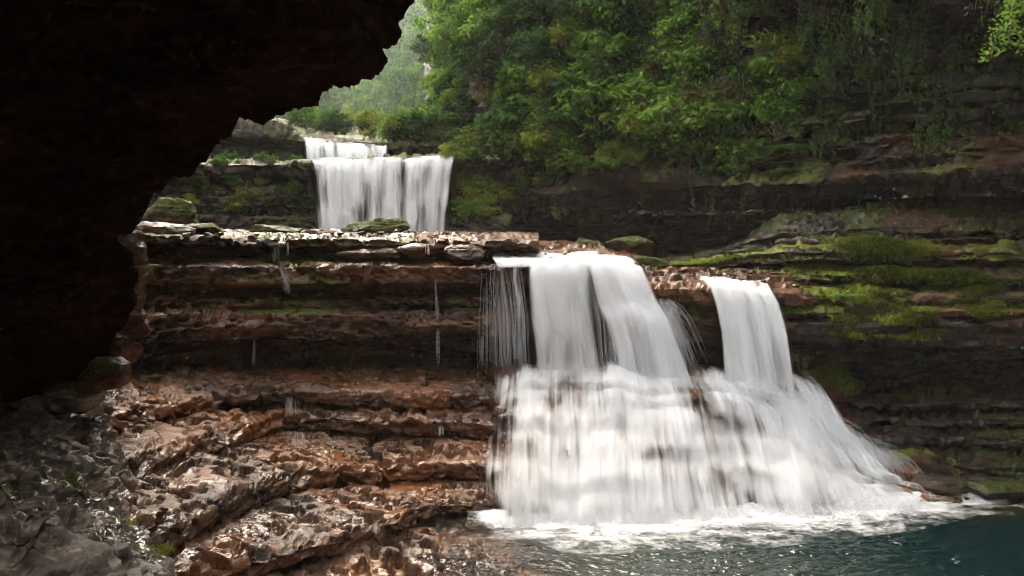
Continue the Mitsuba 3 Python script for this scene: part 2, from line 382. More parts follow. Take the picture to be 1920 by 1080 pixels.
def lip(nodes, a, f, s, th, back=.35, n=(6, 8, 8)):
    """a stratum: undercut, lip, tread"""
    p = jag(us, a, f, s, y(nodes))
    return [(rel(p, back, -th * 1.1), n[0]), (rel(p, .03, -th), n[1]), (p, n[2])]


rows = [(rel(sh, -2.5, -1.0), 14), (sh, 12)]
rows += lip([(1170, 925, 15.5), (1700, 915, 15.3), (1920, 905, 15.3), (2500, 905, 15.3)], .35, .8, 60, .14, n=(6, 8, 14))
rows += lip([(1170, 865, 16.4), (1700, 868, 16.1), (1920, 872, 16.0), (2500, 880, 16)], .3, .7, 61, .22)
rows += lip([(1170, 822, 16.6), (1640, 815, 16.4), (1920, 822, 16.4), (2500, 830, 16)], .3, .8, 62, .16, .6)
rows += lip([(1170, 790, 16.9), (1640, 785, 16.8), (1920, 790, 16.8), (2500, 790, 16.4)], .3, .9, 63, .14, .5)
rows += lip([(1170, 750, 17.1), (1640, 757, 17.1), (1920, 750, 17.0), (2500, 740, 16.5)], .3, .8, 64, .14, .6)
rows += [(y([(1170, 738, 18.6), (1500, 735, 18.6), (1920, 722, 18.8), (2500, 700, 18)]), 20),
         (y([(1170, 690, 19.6), (1920, 670, 19.8), (2500, 640, 19)]), 10),
         (y([(1170, 650, 19.4), (1920, 645, 19.4), (2500, 620, 19)]), 12)]
rows += [(jag(us, .25, .8, 65, y([(1170, 640, 16.9), (1500, 640, 16.8), (1920, 642, 16.9), (2500, 620, 17)])), 18)]
rows += [(jag(us, .25, .8, 66, y([(1170, 605, 16.7), (1500, 608, 16.6), (1920, 606, 16.7), (2500, 590, 17)])), 8)]
rows += lip([(1170, 585, 17.0), (1500, 583, 16.8), (1920, 582, 17.0), (2500, 560, 17)], .3, .8, 67, .12, .3)
rows += lip([(1170, 556, 17.2), (1500, 552, 16.9), (1700, 556, 17.1), (1920, 552, 17.2), (2500, 525, 17)], .3, .9, 68, .13, .4)
rows += lip([(1170, 528, 18.2), (1380, 519, 18.0), (1500, 512, 17.9), (1920, 520, 17.9), (2500, 480, 17)], .35, .8, 69, .16, .4, n=(6, 8, 12))
rows += lip([(1170, 512, 19.4), (1260, 498, 19.2), (1380, 482, 18.9), (1500, 472, 18.7), (1700, 474, 18.6), (1920, 468, 18.4), (2500, 430, 17)], .35, .7, 70, .26, .6, n=(8, 14, 14))
rows += lip([(1170, 505, 21), (1300, 488, 20.6), (1420, 462, 20), (1500, 452, 19.8), (1700, 452, 19.6), (1920, 440, 19.2), (2500, 400, 18)], .25, .8, 71, .10, .4, n=(6, 8, 8))
rows += lip([(1170, 502, 22.5), (1300, 484, 22), (1400, 456, 21), (1500, 436, 20.2), (1700, 425, 19.8), (1800, 425, 19.6), (1920, 425, 19.4), (2500, 380, 18)], .2, .7, 72, .16, .5, n=(6, 8, 24))
rows += [(y([(1170, 498, 24), (1300, 480, 24), (1395, 448, 23), (1430, 420, 22.4), (1480, 398, 21.8), (1620, 382, 21.4), (1760, 366, 21), (1920, 356, 20.6), (2500, 300, 19)]), 8),
         (y([(1170, 492, 27), (1300, 474, 27), (1400, 440, 26), (1480, 405, 25), (1920, 362, 24), (2500, 300, 22)]), 0)]
right = Sheet(us, rows, rock_disp(big=.13, strata=.12, knob=.10, pit=.06, fine=.025, seed=81, bed=.16, period=.15), 4)
right.parts('mossy_ledge_rock', [4, 7, 10, 13, 16, 20, 22, 25, 28, 31, 34, 37], 'stratum', 'ledge_rock', {**{k: 'undercut_shade_rock' for k in range(0, 7)}, 11: 'dark_cliff_rock', 12: 'dark_cliff_rock'})
struct('mossy_ledge_rock', 'layered mossy rock ledges over a dark undercut on the right')

# --- the big cliff on the right: hollow, overhang, strata with moss, leaning out overhead
us = np.linspace(800, 2900, 560)
ck = pch([800, 838, 875, 1000, 1200, 1400, 1650, 1920, 2300, 2900], [66, 48, 37, 30, 26.5, 23.5, 20.5, 17.8, 15.2, 12.6], us)
yy = lambda nodes: yrow(us, nodes, ck)
hol = pch([800, 880, 960, 1050, 1150, 1350, 1480, 1650, 2900], [1.0, 1.0, 1.03, 1.12, 1.2, 1.2, 1.15, 1.12, 1.08], us)


def yh(nodes, k):
    n = np.array(nodes, float)
    return W(us, pch(n[:, 0], n[:, 1], us), ck * (1 + (hol - 1) * k))


hv = [(800, 0), (2900, 0)]
rows = [(yh([(800, 470), (1000, 480), (1250, 500), (1500, 520), (2900, 520)], 1.0), 10),
        (yh([(800, 440), (1000, 462), (1200, 474), (1300, 466), (1400, 440), (1500, 420), (1920, 400), (2900, 380)], 1.15), 30),
        (yh([(800, 415), (900, 420), (1000, 420), (1200, 410), (1400, 395), (1600, 370), (1920, 360), (2900, 330)], 1.1), 20),
        (yh([(800, 395), (900, 402), (1000, 392), (1200, 390), (1400, 385), (1500, 372), (1920, 350), (2900, 300)], .75), 10)]
cl = [(yh([(800, 380), (900, 385), (1000, 384), (1100, 378), (1200, 374), (1300, 372), (1400, 374), (1500, 362), (1920, 338), (2900, 280)], 0.1), 22)]
rows += [(jag(us, .35, .5, 90, cl[0][0]), 22),
         (jag(us, .35, .5, 91, yh([(800, 350), (900, 350), (1000, 360), (1200, 345), (1400, 345), (1500, 340), (1920, 318), (2900, 250)], -.05)), 6),
         (jag(us, .4, .5, 92, yh([(800, 335), (900, 330), (1000, 352), (1080, 330), (1200, 302), (1300, 306), (1400, 322), (1500, 322), (1920, 300), (2900, 230)], .0)), 22),
         (jag(us, .4, .5, 93, yh([(800, 300), (870, 295), (1000, 320), (1200, 290), (1400, 285), (1500, 276), (1650, 262), (1920, 245), (2900, 150)], .05)), 8),
         (yh([(800, 290), (870, 285), (1000, 310), (1200, 282), (1400, 270), (1500, 262), (1920, 228), (2900, 130)], .3), 8),
         (jag(us, .4, .5, 94, yh([(800, 280), (1000, 300), (1200, 270), (1350, 262), (1500, 242), (1700, 215), (1920, 205), (2900, 90)], .0)), 12),
         (jag(us, .3, .5, 95, yh([(800, 270), (1000, 290), (1200, 255), (1400, 240), (1500, 225), (1700, 196), (1920, 180), (2900, 60)], .05)), 6),
         (yh([(800, 262), (1000, 275), (1200, 248), (1400, 228), (1500, 216), (1700, 186), (1920, 168), (2900, 40)], .4), 10),
         (jag(us, .3, .5, 96, yh([(800, 250), (1000, 255), (1200, 230), (1400, 200), (1500, 190), (1700, 160), (1920, 152), (2900, 10)], .0)), 16),
         (yh([(800, 235), (1000, 240), (1200, 200), (1400, 175), (1500, 165), (1700, 150), (1920, 130), (2900, -30)], .25), 10),
         (jag(us, .3, .5, 97, yh([(800, 200), (1000, 210), (1200, 160), (1500, 150), (1700, 120), (1920, 108), (2900, -80)], .1)), 16),
         (yh([(800, 130), (1000, 120), (1200, 60), (1500, 60), (1920, 40), (2900, -200)], .3), 20)]
lean = lambda a: pch([800, 1000, 1250, 1500, 1920, 2900], [1.25 ** a, 1.2 ** a, 1.08 ** a, .91 ** a, .85 ** a, .85 ** a], us)  # unseen rows above the frame, leaned out over the pool to shade the cliff
rows += [(W(us, pch([800, 1000, 1200, 1500, 1920, 2900], [60, 20, -40, -60, -100, -500], us), ck * lean(1)), 20),
         (W(us, pch([800, 1000, 1200, 1500, 1920, 2900], [-40, -90, -180, -260, -330, -900], us), ck * lean(2)), 16),
         (W(us, pch([800, 1000, 1200, 1500, 1920, 2900], [-120, -200, -330, -600, -800, -1500], us), ck * lean(3)), 14),
         (W(us, pch([800, 1000, 1200, 1500, 1920, 2900], [-150, -220, -400, -1000, -1600, -2600], us), ck * lean(4)), 12),
         (W(us, pch([800, 1000, 1200, 1500, 1920, 2900], [-150, -220, -390, -900, -1400, -2400], us), ck * 1.6), 0)]
cliff = Sheet(us, rows, rock_disp(big=.45, strata=.30, knob=.16, pit=.08, fine=.06, seed=111, fb_scale=.28, zs=2.4, bed=.30, period=.34), 4)
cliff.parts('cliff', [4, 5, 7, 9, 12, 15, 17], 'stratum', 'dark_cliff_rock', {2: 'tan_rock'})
struct('cliff', 'dark overhanging gorge cliff with mossy strata on the right')

# --- unseen gorge wall downstream on the right, placed to block sky light from behind
us = np.linspace(0, 1, 90)
pth = np.stack([pch([0, .3, .6, 1], [17.5, 15.5, 14, 12], us), pch([0, .3, .6, 1], [15, 4, -8, -26], us), 0 * us], -1)
rows = [(pth + [dx, 0, z], n) for dx, z, n in [(-.5, -2.6, 14), (1.6, 3, 10), (-.3, 4.2, 30), (-1.5, 12, 30), (-4.5, 22, 20), (6, 24, 0)]]
down = Sheet(us, rows, rock_disp(big=.6, strata=.5, knob=.15, pit=0, fine=.03, seed=141, fb_scale=.25, zs=1.8), 3)
down.parts('unseen_downstream_cliff', [2, 4], 'stratum', 'dark_cliff_rock')
struct('unseen_downstream_cliff', 'unseen gorge cliff outside the right edge of the view, placed to block sky light from behind')

# --- unseen cliff above the cave, placed to block sky light from the left
us = np.linspace(0, 1, 90)
pth = np.stack([pch([0, .25, .5, .75, 1], [-1.5, -4.8, -8.6, -14, -24], us), pch([0, .25, .5, .75, 1], [9.5, 13, 19, 28, 50], us), 0 * us], -1)
zb = pch([0, .25, .5, .75, 1], [9.6, 8.6, 7.6, 6.5, 5], us)
rows = [(pth + np.stack([0 * us + dx, 0 * us, zb * (1 - k) + k * z], -1), n) for dx, k, z, n in [(-5, 0, 0, 8), (-.6, 0, 0, 20), (-.2, 1, 13, 24), (-1.2, 1, 18, 20), (-3, 1, 22, 14), (-14, 1, 24, 0)]]
leftc = Sheet(us, rows, rock_disp(big=.5, strata=.4, knob=.15, pit=0, fine=.03, seed=145, fb_scale=.25, zs=1.8), 3, -1)
leftc.parts('unseen_left_cliff', [2, 4], 'stratum', 'dark_cliff_rock')
struct('unseen_left_cliff', 'unseen cliff over the cave, above the top left of the view, placed to block sky light')

# --- second and third tier upstream
us = np.linspace(150, 960, 360)
ky = pch([150, 330, 450, 590, 800, 960], [.80, .86, .94, 1, 1.0, .98], us)
y = lambda nodes: yrow(us, nodes, ky)
rows = [(y([(150, 470, 29.5), (960, 470, 29.5)]), 8), (y([(150, 425, 30), (960, 432, 30)]), 12),
        (jag(us, .3, .5, 130, y([(150, 412, 30), (960, 412, 30)])), 6), (y([(150, 402, 31), (960, 402, 31)]), 8),
        (jag(us, .3, .5, 131, y([(150, 386, 30.4), (960, 390, 30.4)])), 8), (jag(us, .3, .5, 131, y([(150, 374, 30.5), (960, 376, 30.5)])), 6),
        (y([(150, 366, 31.3), (960, 366, 31.3)]), 8), (jag(us, .4, .5, 132, y([(150, 352, 30.6), (960, 356, 30.9)])), 6),
        (y([(150, 338, 31.4), (960, 345, 31.4)]), 12),
        (jag(us, .35, .6, 133, y([(150, 328, 30.2), (340, 322, 30.2), (600, 318, 30.2), (860, 308, 30.4), (960, 308, 30.4)])), 8),
        (jag(us, .35, .6, 133, y([(150, 310, 30.2), (380, 307, 30.2), (560, 310, 30.2), (640, 307, 30.2), (760, 302, 30.3), (860, 299, 30.4), (960, 299, 30.4)])), 10),
        (y([(150, 300, 34), (400, 301, 34), (560, 309, 34), (640, 313, 34), (760, 309, 34), (860, 303, 34), (960, 300, 34)]), 12),
        (y([(150, 294, 37), (400, 297, 37), (560, 311, 37), (740, 312, 37), (860, 304, 37), (960, 300, 37)]), 8),
        (y([(150, 262, 37.6), (390, 265, 37.6), (560, 285, 37.4), (740, 288, 37.4), (960, 285, 37)]), 8),
        (jag(us, .3, .5, 135, y([(150, 238, 36.4), (390, 248, 36.4), (480, 252, 36.4), (560, 268, 36.6), (600, 270, 36.6), (725, 278, 36.6), (760, 272, 37), (830, 272, 37), (960, 268, 37)])), 6),
        (y([(150, 224, 37), (390, 232, 37), (440, 226, 37), (500, 230, 37), (545, 246, 37), (575, 264, 37), (725, 275, 37), (745, 258, 38), (830, 258, 38), (960, 250, 38)]), 12),
        (y([(150, 215, 42), (390, 222, 42), (480, 226, 42), (560, 252, 42), (730, 270, 42), (830, 250, 42), (960, 240, 42)]), 8),
        (y([(150, 215, 60), (960, 235, 60)]), 0)]
upper = Sheet(us, rows, rock_disp(big=.28, strata=.22, knob=.16, pit=.08, fine=.04, seed=151, fb_scale=.3, zs=2.4, bed=.2, period=.36), 4)
upper.parts('upper_rock', [2, 4, 6, 8, 12], 'stratum', 'far_rock')
struct('upper_rock', 'hazy mossy rock steps of the second and third waterfall tiers')

# --- forested hillside far up the gorge
us = np.linspace(300, 1400, 200)
HY = lambda nodes: yrow(us, [(a, b, c * (1 if c <= 50 else 1 + 3.5 * min(1, (c - 50) / 25))) for a, b, c in nodes])
rows = [(HY([(300, 300, 50), (900, 300, 50), (1400, 320, 44)]), 10),
        (HY([(300, 236, 66), (540, 232, 66), (640, 238, 66), (740, 232, 64), (900, 232, 58), (1400, 250, 46)]), 14),
        (HY([(300, 228, 95), (520, 222, 95), (600, 185, 85), (740, 150, 72), (900, 150, 62), (1400, 150, 46)]), 14),
        (HY([(300, 226, 130), (510, 222, 130), (580, 170, 120), (660, 100, 105), (740, 60, 95), (900, 50, 80), (1400, 40, 52)]), 14),
        (HY([(300, 224, 160), (510, 221, 160), (570, 165, 150), (640, 95, 135), (720, 45, 125), (800, -20, 110), (1000, -60, 92), (1400, -120, 62)]), 8),
        (HY([(300, 224, 200), (510, 221, 200), (570, 175, 190), (640, 105, 175), (720, 55, 160), (800, -10, 140), (1000, -60, 120), (1400, -140, 90)]), 0)]
hill = Sheet(us, rows, lambda P, N: N * ((fb(P * .03, 4, 171) - .5) * 12.0)[..., None], 4)
hill.parts('hillside', [], 'slope', 'far_rock')
struct('hillside', 'steep forested hillside up the gorge fading into mist')

# --- the grey mound under the camera and on the left
Ys = np.concatenate([np.linspace(-3, 2.5, 40)[:-1], np.linspace(2.5, 14.5, 430)])
xe = pch([-3, 0, 2, 4, 6, 8, 10, 12.5, 14.5], [3.0, 1.0, -.1, -1.40, -2.42, -3.55, -4.75, -6.1, -7.4], Ys)
ze = pch([-3, 0, 4, 6, 8, 10, 12.5, 14.5], [3.0, 2.9, 2.45, 2.35, 2.45, 2.5, 2.5, 2.5], Ys)
xe = xe - .35 + (fb(np.stack([Ys * 1.1, Ys * 0, Ys * 0], -1), 4, 180) - .5) * 1.0
cols = [(-9, 0.9, 40), (-4.5, .78, 60), (-2.2, .66, 70), (-.9, .34, 40), (-.25, .08, 16), (0, -.12, 14), (.10, -.45, 14), (.22, -1.0, 20), (.5, -2.4, 0)]
rows = []
for dx, dz, n in cols:
    rows.append((np.stack([xe + dx, Ys, ze + dz], -1), n))


def mound_disp(P, N):
    d = rock_disp(big=.10, strata=.05, knob=.07, pit=.10, fine=.05, seed=191, bed=.10, terr=.8, period=.12)(P, N)
    h = .34 * (fb(P * [.7, .7, .7], 3, 195) - .5) * 2
    st = P[..., 2] * 5 + 3 * fb(P * .5, 2, 196)
    return d + N * h[..., None]


mound = Sheet(Ys, rows, mound_disp, 5, -1)
mound.parts('grey_rock_mound', [2, 4, 6], 'stratum', 'grey_rock')
struct('grey_rock_mound', 'grey lumpy rock mound in the left foreground')

# --- the cave: its rim as seen against the falls, running back past the camera
rim = np.array([(-60, 800, 10.3), (60, 765, 10.4), (150, 730, 10.5), (195, 690, 10.5), (205, 640, 10.6), (235, 600, 10.7), (262, 575, 10.7), (245, 548, 10.6), (256, 520, 10.6), (248, 480, 10.6), (234, 448, 10.6), (256, 428, 10.5), (272, 404, 10.4),
                (284, 372, 10.3), (302, 356, 10.2), (308, 336, 10.2), (348, 326, 10.1), (372, 308, 10.1), (388, 298, 10), (384, 282, 10), (406, 264, 10), (432, 248, 9.9), (440, 222, 9.9), (488, 230, 9.8), (540, 208, 9.7), (598, 196, 9.6), (604, 176, 9.6), (622, 162, 9.5), (664, 162, 9.5),
                (704, 136, 9.4), (723, 112, 9.3), (712, 88, 9.3), (748, 66, 9.2), (744, 40, 9.2), (774, 0, 9.1), (800, -40, 9), (850, -140, 8.9), (920, -330, 8.7), (1010, -700, 8.4), (1120, -1200, 8), (1200, -1700, 7.6)])  # rim points above the frame are unseen, shaped to set how much sky gets in
seg = np.concatenate([[0], np.cumsum(np.hypot(np.diff(rim[:, 0]), np.diff(rim[:, 1])))])
ss = np.linspace(0, seg[-1], 640)
rp = W(np.interp(ss, seg, rim[:, 0]), np.interp(ss, seg, rim[:, 1]), np.interp(ss, seg, rim[:, 2]))
rp0 = rp.copy()
j1, j2 = (np.stack([ss / a, 0 * ss + 4, 0 * ss], -1) for a in (34.0, 11.0))
tan = np.gradient(np.stack([rp[:, 0], rp[:, 2]], -1), axis=0)
from scipy.ndimage import gaussian_filter1d
tan = gaussian_filter1d(tan, 43, axis=0, mode='nearest')
tan /= np.linalg.norm(tan, axis=1, keepdims=True)
out = np.stack([-tan[:, 1], 0 * ss, tan[:, 0]], -1)         # away from the opening, into the rock
rp = rp + out * (.13 * (fb(j1, 2, 261) - .5) + .07 * (np.abs(2 * fb(j2, 2, 262) - 1) - .4))[:, None]
smoothrim = np.stack([gaussian_filter1d(rp[:, k], 18, mode='nearest') for k in range(3)], -1)


def ring(dy, o, k):
    p = rp * (1 - k) + smoothrim * k + out * o
    p[:, 1] = p[:, 1] + dy
    return p


rows = [(ring(9, 6.5, 1), 20), (ring(4.5, 2.6, 1), 24), (ring(1.3, 1.2, .6), 24), (ring(.35, .16, .2), 14), (ring(0, 0, 0), 16), (ring(-.5, .12, .4), 30), (ring(-1.6, .28, 1), 50), (ring(-4, .75, 1), 40), (ring(-8, 1.0, 1), 24), (ring(-14, .2, 1), 10), (ring(-17, -2.5, 1), 0)]


def cave_disp(P, N):
    rowk = np.abs(P[..., 1] - rp[None, :, 1])
    k = (.05 + .95 * sst(.1, 1.7, rowk))[..., None]
    d = rock_disp(big=.42, strata=.22, knob=.16, pit=.06, fine=.04, seed=211, fb_scale=.55, bed=.16, period=.3)(P, N)
    return d * k


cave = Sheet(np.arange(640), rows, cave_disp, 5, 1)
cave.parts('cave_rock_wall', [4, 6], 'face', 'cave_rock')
struct('cave_rock_wall', 'dark brown overhanging cave wall and roof filling the upper left')

# ------------------------------------------------------------------ ground far below and around, pool
g = np.linspace(-1600, 1600, 41)
gx, gy = np.meshgrid(g, g)
P = np.stack([gx, gy, -2.6 + 0 * gx], -1)
scene['ground'] = mikit.ply((P.reshape(-1, 3), grid_faces(41, 41)), 'far_rock')
labels['ground'] = {'label': 'rocky ground under the gorge', 'category': 'ground', 'kind': 'structure'}
bx, by = np.meshgrid(np.linspace(-6, 40, 180), np.linspace(-12, 16.5, 140))
shx = np.interp(by, [-12, 5, 9, 11.4, 13.4, 15], [6, 2.4, .6, -.25, -1.0, -1.2])
depth = np.clip((bx - shx) * .28, .12, 1.9)
P = np.stack([bx, by, -depth - .05 + .12 * (fb(np.stack([bx, by, 0 * bx], -1) * 1.2, 4, 230) - .5)], -1)
scene['riverbed'] = mikit.ply((P.reshape(-1, 3), grid_faces(140, 180)), 'wet_brown_rock', smooth=True)
labels['riverbed'] = {'label': 'brown rock bed of the pool, showing through its shallow left edge', 'category': 'riverbed', 'kind': 'structure'}


def shore(p):
    x = p.x + 0.0
    s = dr.select(p.y < 9, 2.4 - (p.y - 5) * 0.45, dr.select(p.y < 11.4, 0.6 - (p.y - 9) * 0.354, -0.25 - (p.y - 11.4) * 0.375))
    return x - s


def ripple(p, n, uv):
    w = noise(p.x * 1.1 + 5, p.y * 0.9)
    a = fbm(p.x * 4.2 + 2.2 * w, p.y * 6.5 - 1.5 * w, 0.0, 3)
    b = noise(p.x * 15 + w, p.y * 21)
    return 0.8 * dr.abs(2 * a - 1) + 0.2 * b


def pool_weight(p, n, uv):
    d = shore(p) + 0.5 * (fbm(p.x * 1.1, p.y * 1.1, 0.0, 2) - 0.5)
    return dr.clip(0.10 + 0.9 * smoothstep(0.1, 3.0, d), 0, 1)


def pool_colour(p, n, uv):
    d = shore(p)
    k = smoothstep(1.0, 7.0, d + 1.2 * (fbm(p.x * .5, p.y * .5, 0.0, 2) - .5))
    far = smoothstep(13.2, 14.6, p.y)
    return mix(mix((0.05, 0.058, 0.048), (0.002, 0.0135, 0.0140), k), (0.022, 0.02, 0.007), far * k)


scene['pool_water'] = {'type': 'bumpmap', 'arbitrary': proc(ripple, 0.01), 'scale': 0.05, 'bsdf': {'type': 'twosided', 'bsdf': {'type': 'principled', 'base_color': proc(pool_colour), 'roughness': 0.22, 'specular': 0.5}}}
scene['pool_film'] = {'type': 'thindielectric', 'int_ior': 1.33}
scene['pool_bsdf'] = {'type': 'blendbsdf', 'weight': proc(pool_weight), 'a': {'type': 'ref', 'id': 'pool_film'}, 'b': {'type': 'ref', 'id': 'pool_water'}}
px, py = np.meshgrid(np.linspace(-5, 26, 520), np.concatenate([np.linspace(-12, 8, 60)[:-1], np.linspace(8, 16.5, 280)]))
q = np.stack([px, py, 0 * px], -1)
near = sst(12.0, 13.9, py)
h = .05 * (fb(q * [1.3, 2.0, 1], 3, 240) - .5) + (.012 + .034 * sst(.5, 4.5, px) + .03 * near * sst(-.5, 1.5, px)) * (np.abs(2 * fb(q * [3.4, 5.6, 1], 3, 241) - 1) - .4)
scene['pool'] = mikit.ply((np.stack([px, py, h], -1).reshape(-1, 3), grid_faces(*px.shape)), 'pool_bsdf', smooth=True)
labels['pool'] = {'label': 'dark teal rippled plunge pool at the foot of the falls', 'category': 'water', 'kind': 'structure'}


# ------------------------------------------------------------------ falling water
def veil(key, pts, dens, bsdf, amp=.05, seed=0, push=0.0):
    """pts (rows down the flow, columns, 3); dens the same rows and columns; a rippled sheet of strands"""
    P = np.asarray(pts, float).copy()
    s = np.concatenate([np.zeros((len(P), 1)), np.cumsum(np.linalg.norm(np.diff(P, axis=1), axis=2), axis=1)], 1)
    s = s.mean(0)[None] + 0 * s + P[0, 0, 0]
    z = P[..., 2]
    N = grid_normals(P)
    N *= np.where(N[..., 1:2] > 0, -1, 1)
    q = np.stack([s * 5.5, z * .7, 0 * s + seed], -1)
    d = amp * (fb(q, 3, 300 + seed) - .4) + amp * 1.6 * (fb(np.stack([s * 1.7, z * 1.2, 0 * s + seed], -1), 3, 320 + seed) - .5) + push
    P = P + N * d[..., None]
    uv = np.stack([s + 13.7 * seed, dens], -1).reshape(-1, 2)
    scene[key] = mikit.ply((P.reshape(-1, 3), grid_faces(*s.shape)), bsdf, smooth=True, uv=uv)


def lines(rows, nu, nv, power=1.0):
    """a grid through rows of (u, v, Y) node lists, each row resampled evenly"""
    R = []
    for nodes in rows:
        n = np.array(nodes, float)
        t = np.linspace(0, 1, len(n))
        x = np.linspace(0, 1, nu)
        R.append(np.stack([np.interp(x, t, n[:, k]) for k in range(3)], -1))
    R = np.array(R)
    from scipy.interpolate import PchipInterpolator
    G = PchipInterpolator(np.linspace(0, 1, len(R)), R, axis=0)(np.linspace(0, 1, nv))
    return W(G[..., 0], G[..., 1], G[..., 2])


def edge(nu, a=.06, b=.06):
    x = np.linspace(0, 1, nu)
    return sst(0, a, x) * sst(0, b, 1 - x)


def dens(nv, nu, level, a=.08, b=.08, top=None, vary=.12, seed=0):
    x, t = np.meshgrid(np.linspace(0, 1, nu), np.linspace(0, 1, nv))
    d = level + vary * (fb(np.stack([x * 5, t * 1.2, 0 * x + seed], -1), 3, 350 + seed) - .5) * 2
    d = d - .6 * (1 - edge(nu, a, b))[None]
    if top is not None:
        d = d + top(t)
    return d


def strands(n, fn, width, seg=14, seed=0):
    """n narrow ribbons; fn(rng) returns points (seg, 3) of one strand"""
    rng = np.random.default_rng(900 + seed)
    V, Fc = [], []
    for k in range(n):
        p = fn(rng)
        m = len(p)
        w = width * rng.uniform(.5, 1.4) * np.sin(np.linspace(.15, np.pi - .05, m)) ** .5
        side = np.stack([np.ones(m), rng.uniform(-.3, .3) * np.ones(m), np.zeros(m)], -1)
        tangent = np.gradient(p, axis=0)
        side = np.cross(tangent, [0, 1.0, 0])
        side /= np.linalg.norm(side, axis=1, keepdims=True) + 1e-9
        a, b = p - side * w[:, None] / 2, p + side * w[:, None] / 2
        base_i = len(V) * 2 * seg
        V.append(np.stack([a, b], 1).reshape(-1, 3))
        i = np.arange(m - 1) * 2 + base_i
        Fc.append(np.stack([i, i + 1, i + 3, i + 2], -1))
    return np.vstack(V), np.vstack(Fc)


# the main fall: water running over the lip, then two lobes, the right one striking a ledge half way
mf = thing('waterfall', 'broad white waterfall in two lobes pouring over the main rock lip in the centre', 'waterfall')
G = lines([[(905, 459, 21.2), (1040, 467, 21.2), (1120, 472, 21.3), (1182, 478, 21.2)], [(912, 474, 19.6), (1040, 476, 19.6), (1110, 478, 19.5), (1190, 486, 19.4)], [(925, 492, 17.75), (1030, 490, 17.7), (1105, 491, 17.6), (1203, 503, 17.4)], [(930, 502, 17.6), (1030, 500, 17.55), (1105, 500, 17.45), (1210, 514, 17.25)]], 260, 60)
veil(mf + '__crest', G, dens(60, 260, .76, .02, .03), 'water_veil', .05, 1)
for k in range(3):
    G = lines([[(985, 492, 17.7), (1045, 490, 17.65), (1110, 492, 17.6)], [(984, 520, 17.35), (1045, 512, 17.2), (1110, 520, 17.2)], [(988, 590, 17.15), (1055, 580, 16.95), (1118, 590, 17.0)], [(992, 660, 17.0), (1065, 655, 16.8), (1132, 660, 16.9)], [(994, 725, 16.9), (1070, 735, 16.65), (1142, 730, 16.8)]], 200, 120)
    veil(mf + '__left_lobe' + (f'_{k:03d}' if k else ''), G, dens(120, 200, .57 - .06 * k, .16, .22, lambda t: .24 * (1 - t) ** 2 + .05 * t ** 4, .17, k), 'water_veil', .07, 10 + k, .05 * k)
    G = lines([[(1080, 492, 17.65), (1150, 492, 17.5), (1208, 512, 17.3)], [(1090, 525, 17.3), (1160, 520, 17.1), (1222, 540, 17.0)], [(1102, 575, 17.2), (1180, 568, 16.85), (1246, 585, 16.8)], [(1118, 610, 17.0), (1195, 596, 16.6), (1262, 615, 16.6)], [(1128, 660, 16.95), (1210, 650, 16.45), (1285, 665, 16.4)], [(1134, 724, 16.9), (1220, 730, 16.35), (1312, 726, 16.3)]], 220, 130)
    veil(mf + '__right_lobe' + (f'_{k:03d}' if k else ''), G, dens(130, 220, .59 - .06 * k, .24, .10, lambda t: .14 * np.exp(-((t - .45) / .25) ** 2) + .06 * (1 - t), .16, 4 + k), 'water_veil', .07, 20 + k, .05 * k)
def threads(u0, w0, u1, w1, v0, v1, Y0, Y1, z_break=None):
    def fn(r):
        t = np.linspace(0, 1, 14)
        a, c = r.uniform(0, 1) + r.normal(0, .22), r.uniform(0, 1)
        va, vb = v0 + (v1 - v0) * (r.uniform(0, .25) if r.uniform() < .6 else r.uniform(0, .7)), v1 - (v1 - v0) * r.uniform(0, .15)
        tt = np.interp(np.linspace(va, vb, 14), [v0, v1], [0, 1])
        k = np.interp(tt, [0, .45, 1], [0, .75, 1])
        u = (u0 + w0 * a) * (1 - k) + (u1 + w1 * a) * k
        return W(u, v0 + (v1 - v0) * tt, Y0 + (Y1 - Y0) * np.sqrt(tt) + .05 * r.normal())
    return fn


for j, (u0, w0, u1, w1, n_) in enumerate([(924, 22, 926, 40, 46), (957, 14, 968, 20, 40), (906, 16, 902, 28, 12), (1096, 20, 1112, 60, 60)]):
    V, Fc = strands(n_, threads(u0, w0, u1, w1, 497, 704, 17.75, 17.15) if j < 3 else threads(u0, w0, u1, w1, 505, 715, 17.45, 16.9), .012, 14, 20 + j)
    scene[mf + '__side_strand' + (f'_{j:03d}' if j else '')] = mikit.ply((V, Fc), 'water_thread')


for j, (u0, w0, u1, w1, lv) in enumerate([(928, 18, 930, 30, .46), (957, 16, 970, 16, .50)]):
    G = lines([[(u0, 497, 17.75), (u0 + w0, 496, 17.75)], [(u0, 520, 17.5), (u0 + w0, 520, 17.5)], [(u1 - 1, 600, 17.35), (u1 + w1, 600, 17.35)], [(u1, 706, 17.2), (u1 + w1, 706, 17.2)]], 50, 90)
    veil(mf + '__side_veil' + (f'_{j:03d}' if j else ''), G, dens(90, 50, lv + .06, .4, .4, lambda t: .14 * (1 - t) - .06 * t, .14, 8 + j), 'water_thin', .03, 30 + j)


def spray_main(r):
    t = np.linspace(0, 1, 14)
    u0, v0 = r.uniform(1205, 1255), r.uniform(560, 650)
    p = W(u0, v0, r.uniform(16.4, 16.8))
    vx, T_ = r.uniform(0, 1.0) ** 1.8 * 1.7, r.uniform(.2, .62)
    tt = t * T_
    return np.stack([p[0] + vx * tt * 1.0, p[1] - .3 * tt, p[2] + .2 * tt - 4.9 * tt * tt], -1)


V, Fc = strands(520, spray_main, .022, 14, 1)
scene[mf + '__spray'] = mikit.ply((V, Fc), 'spray_thread')

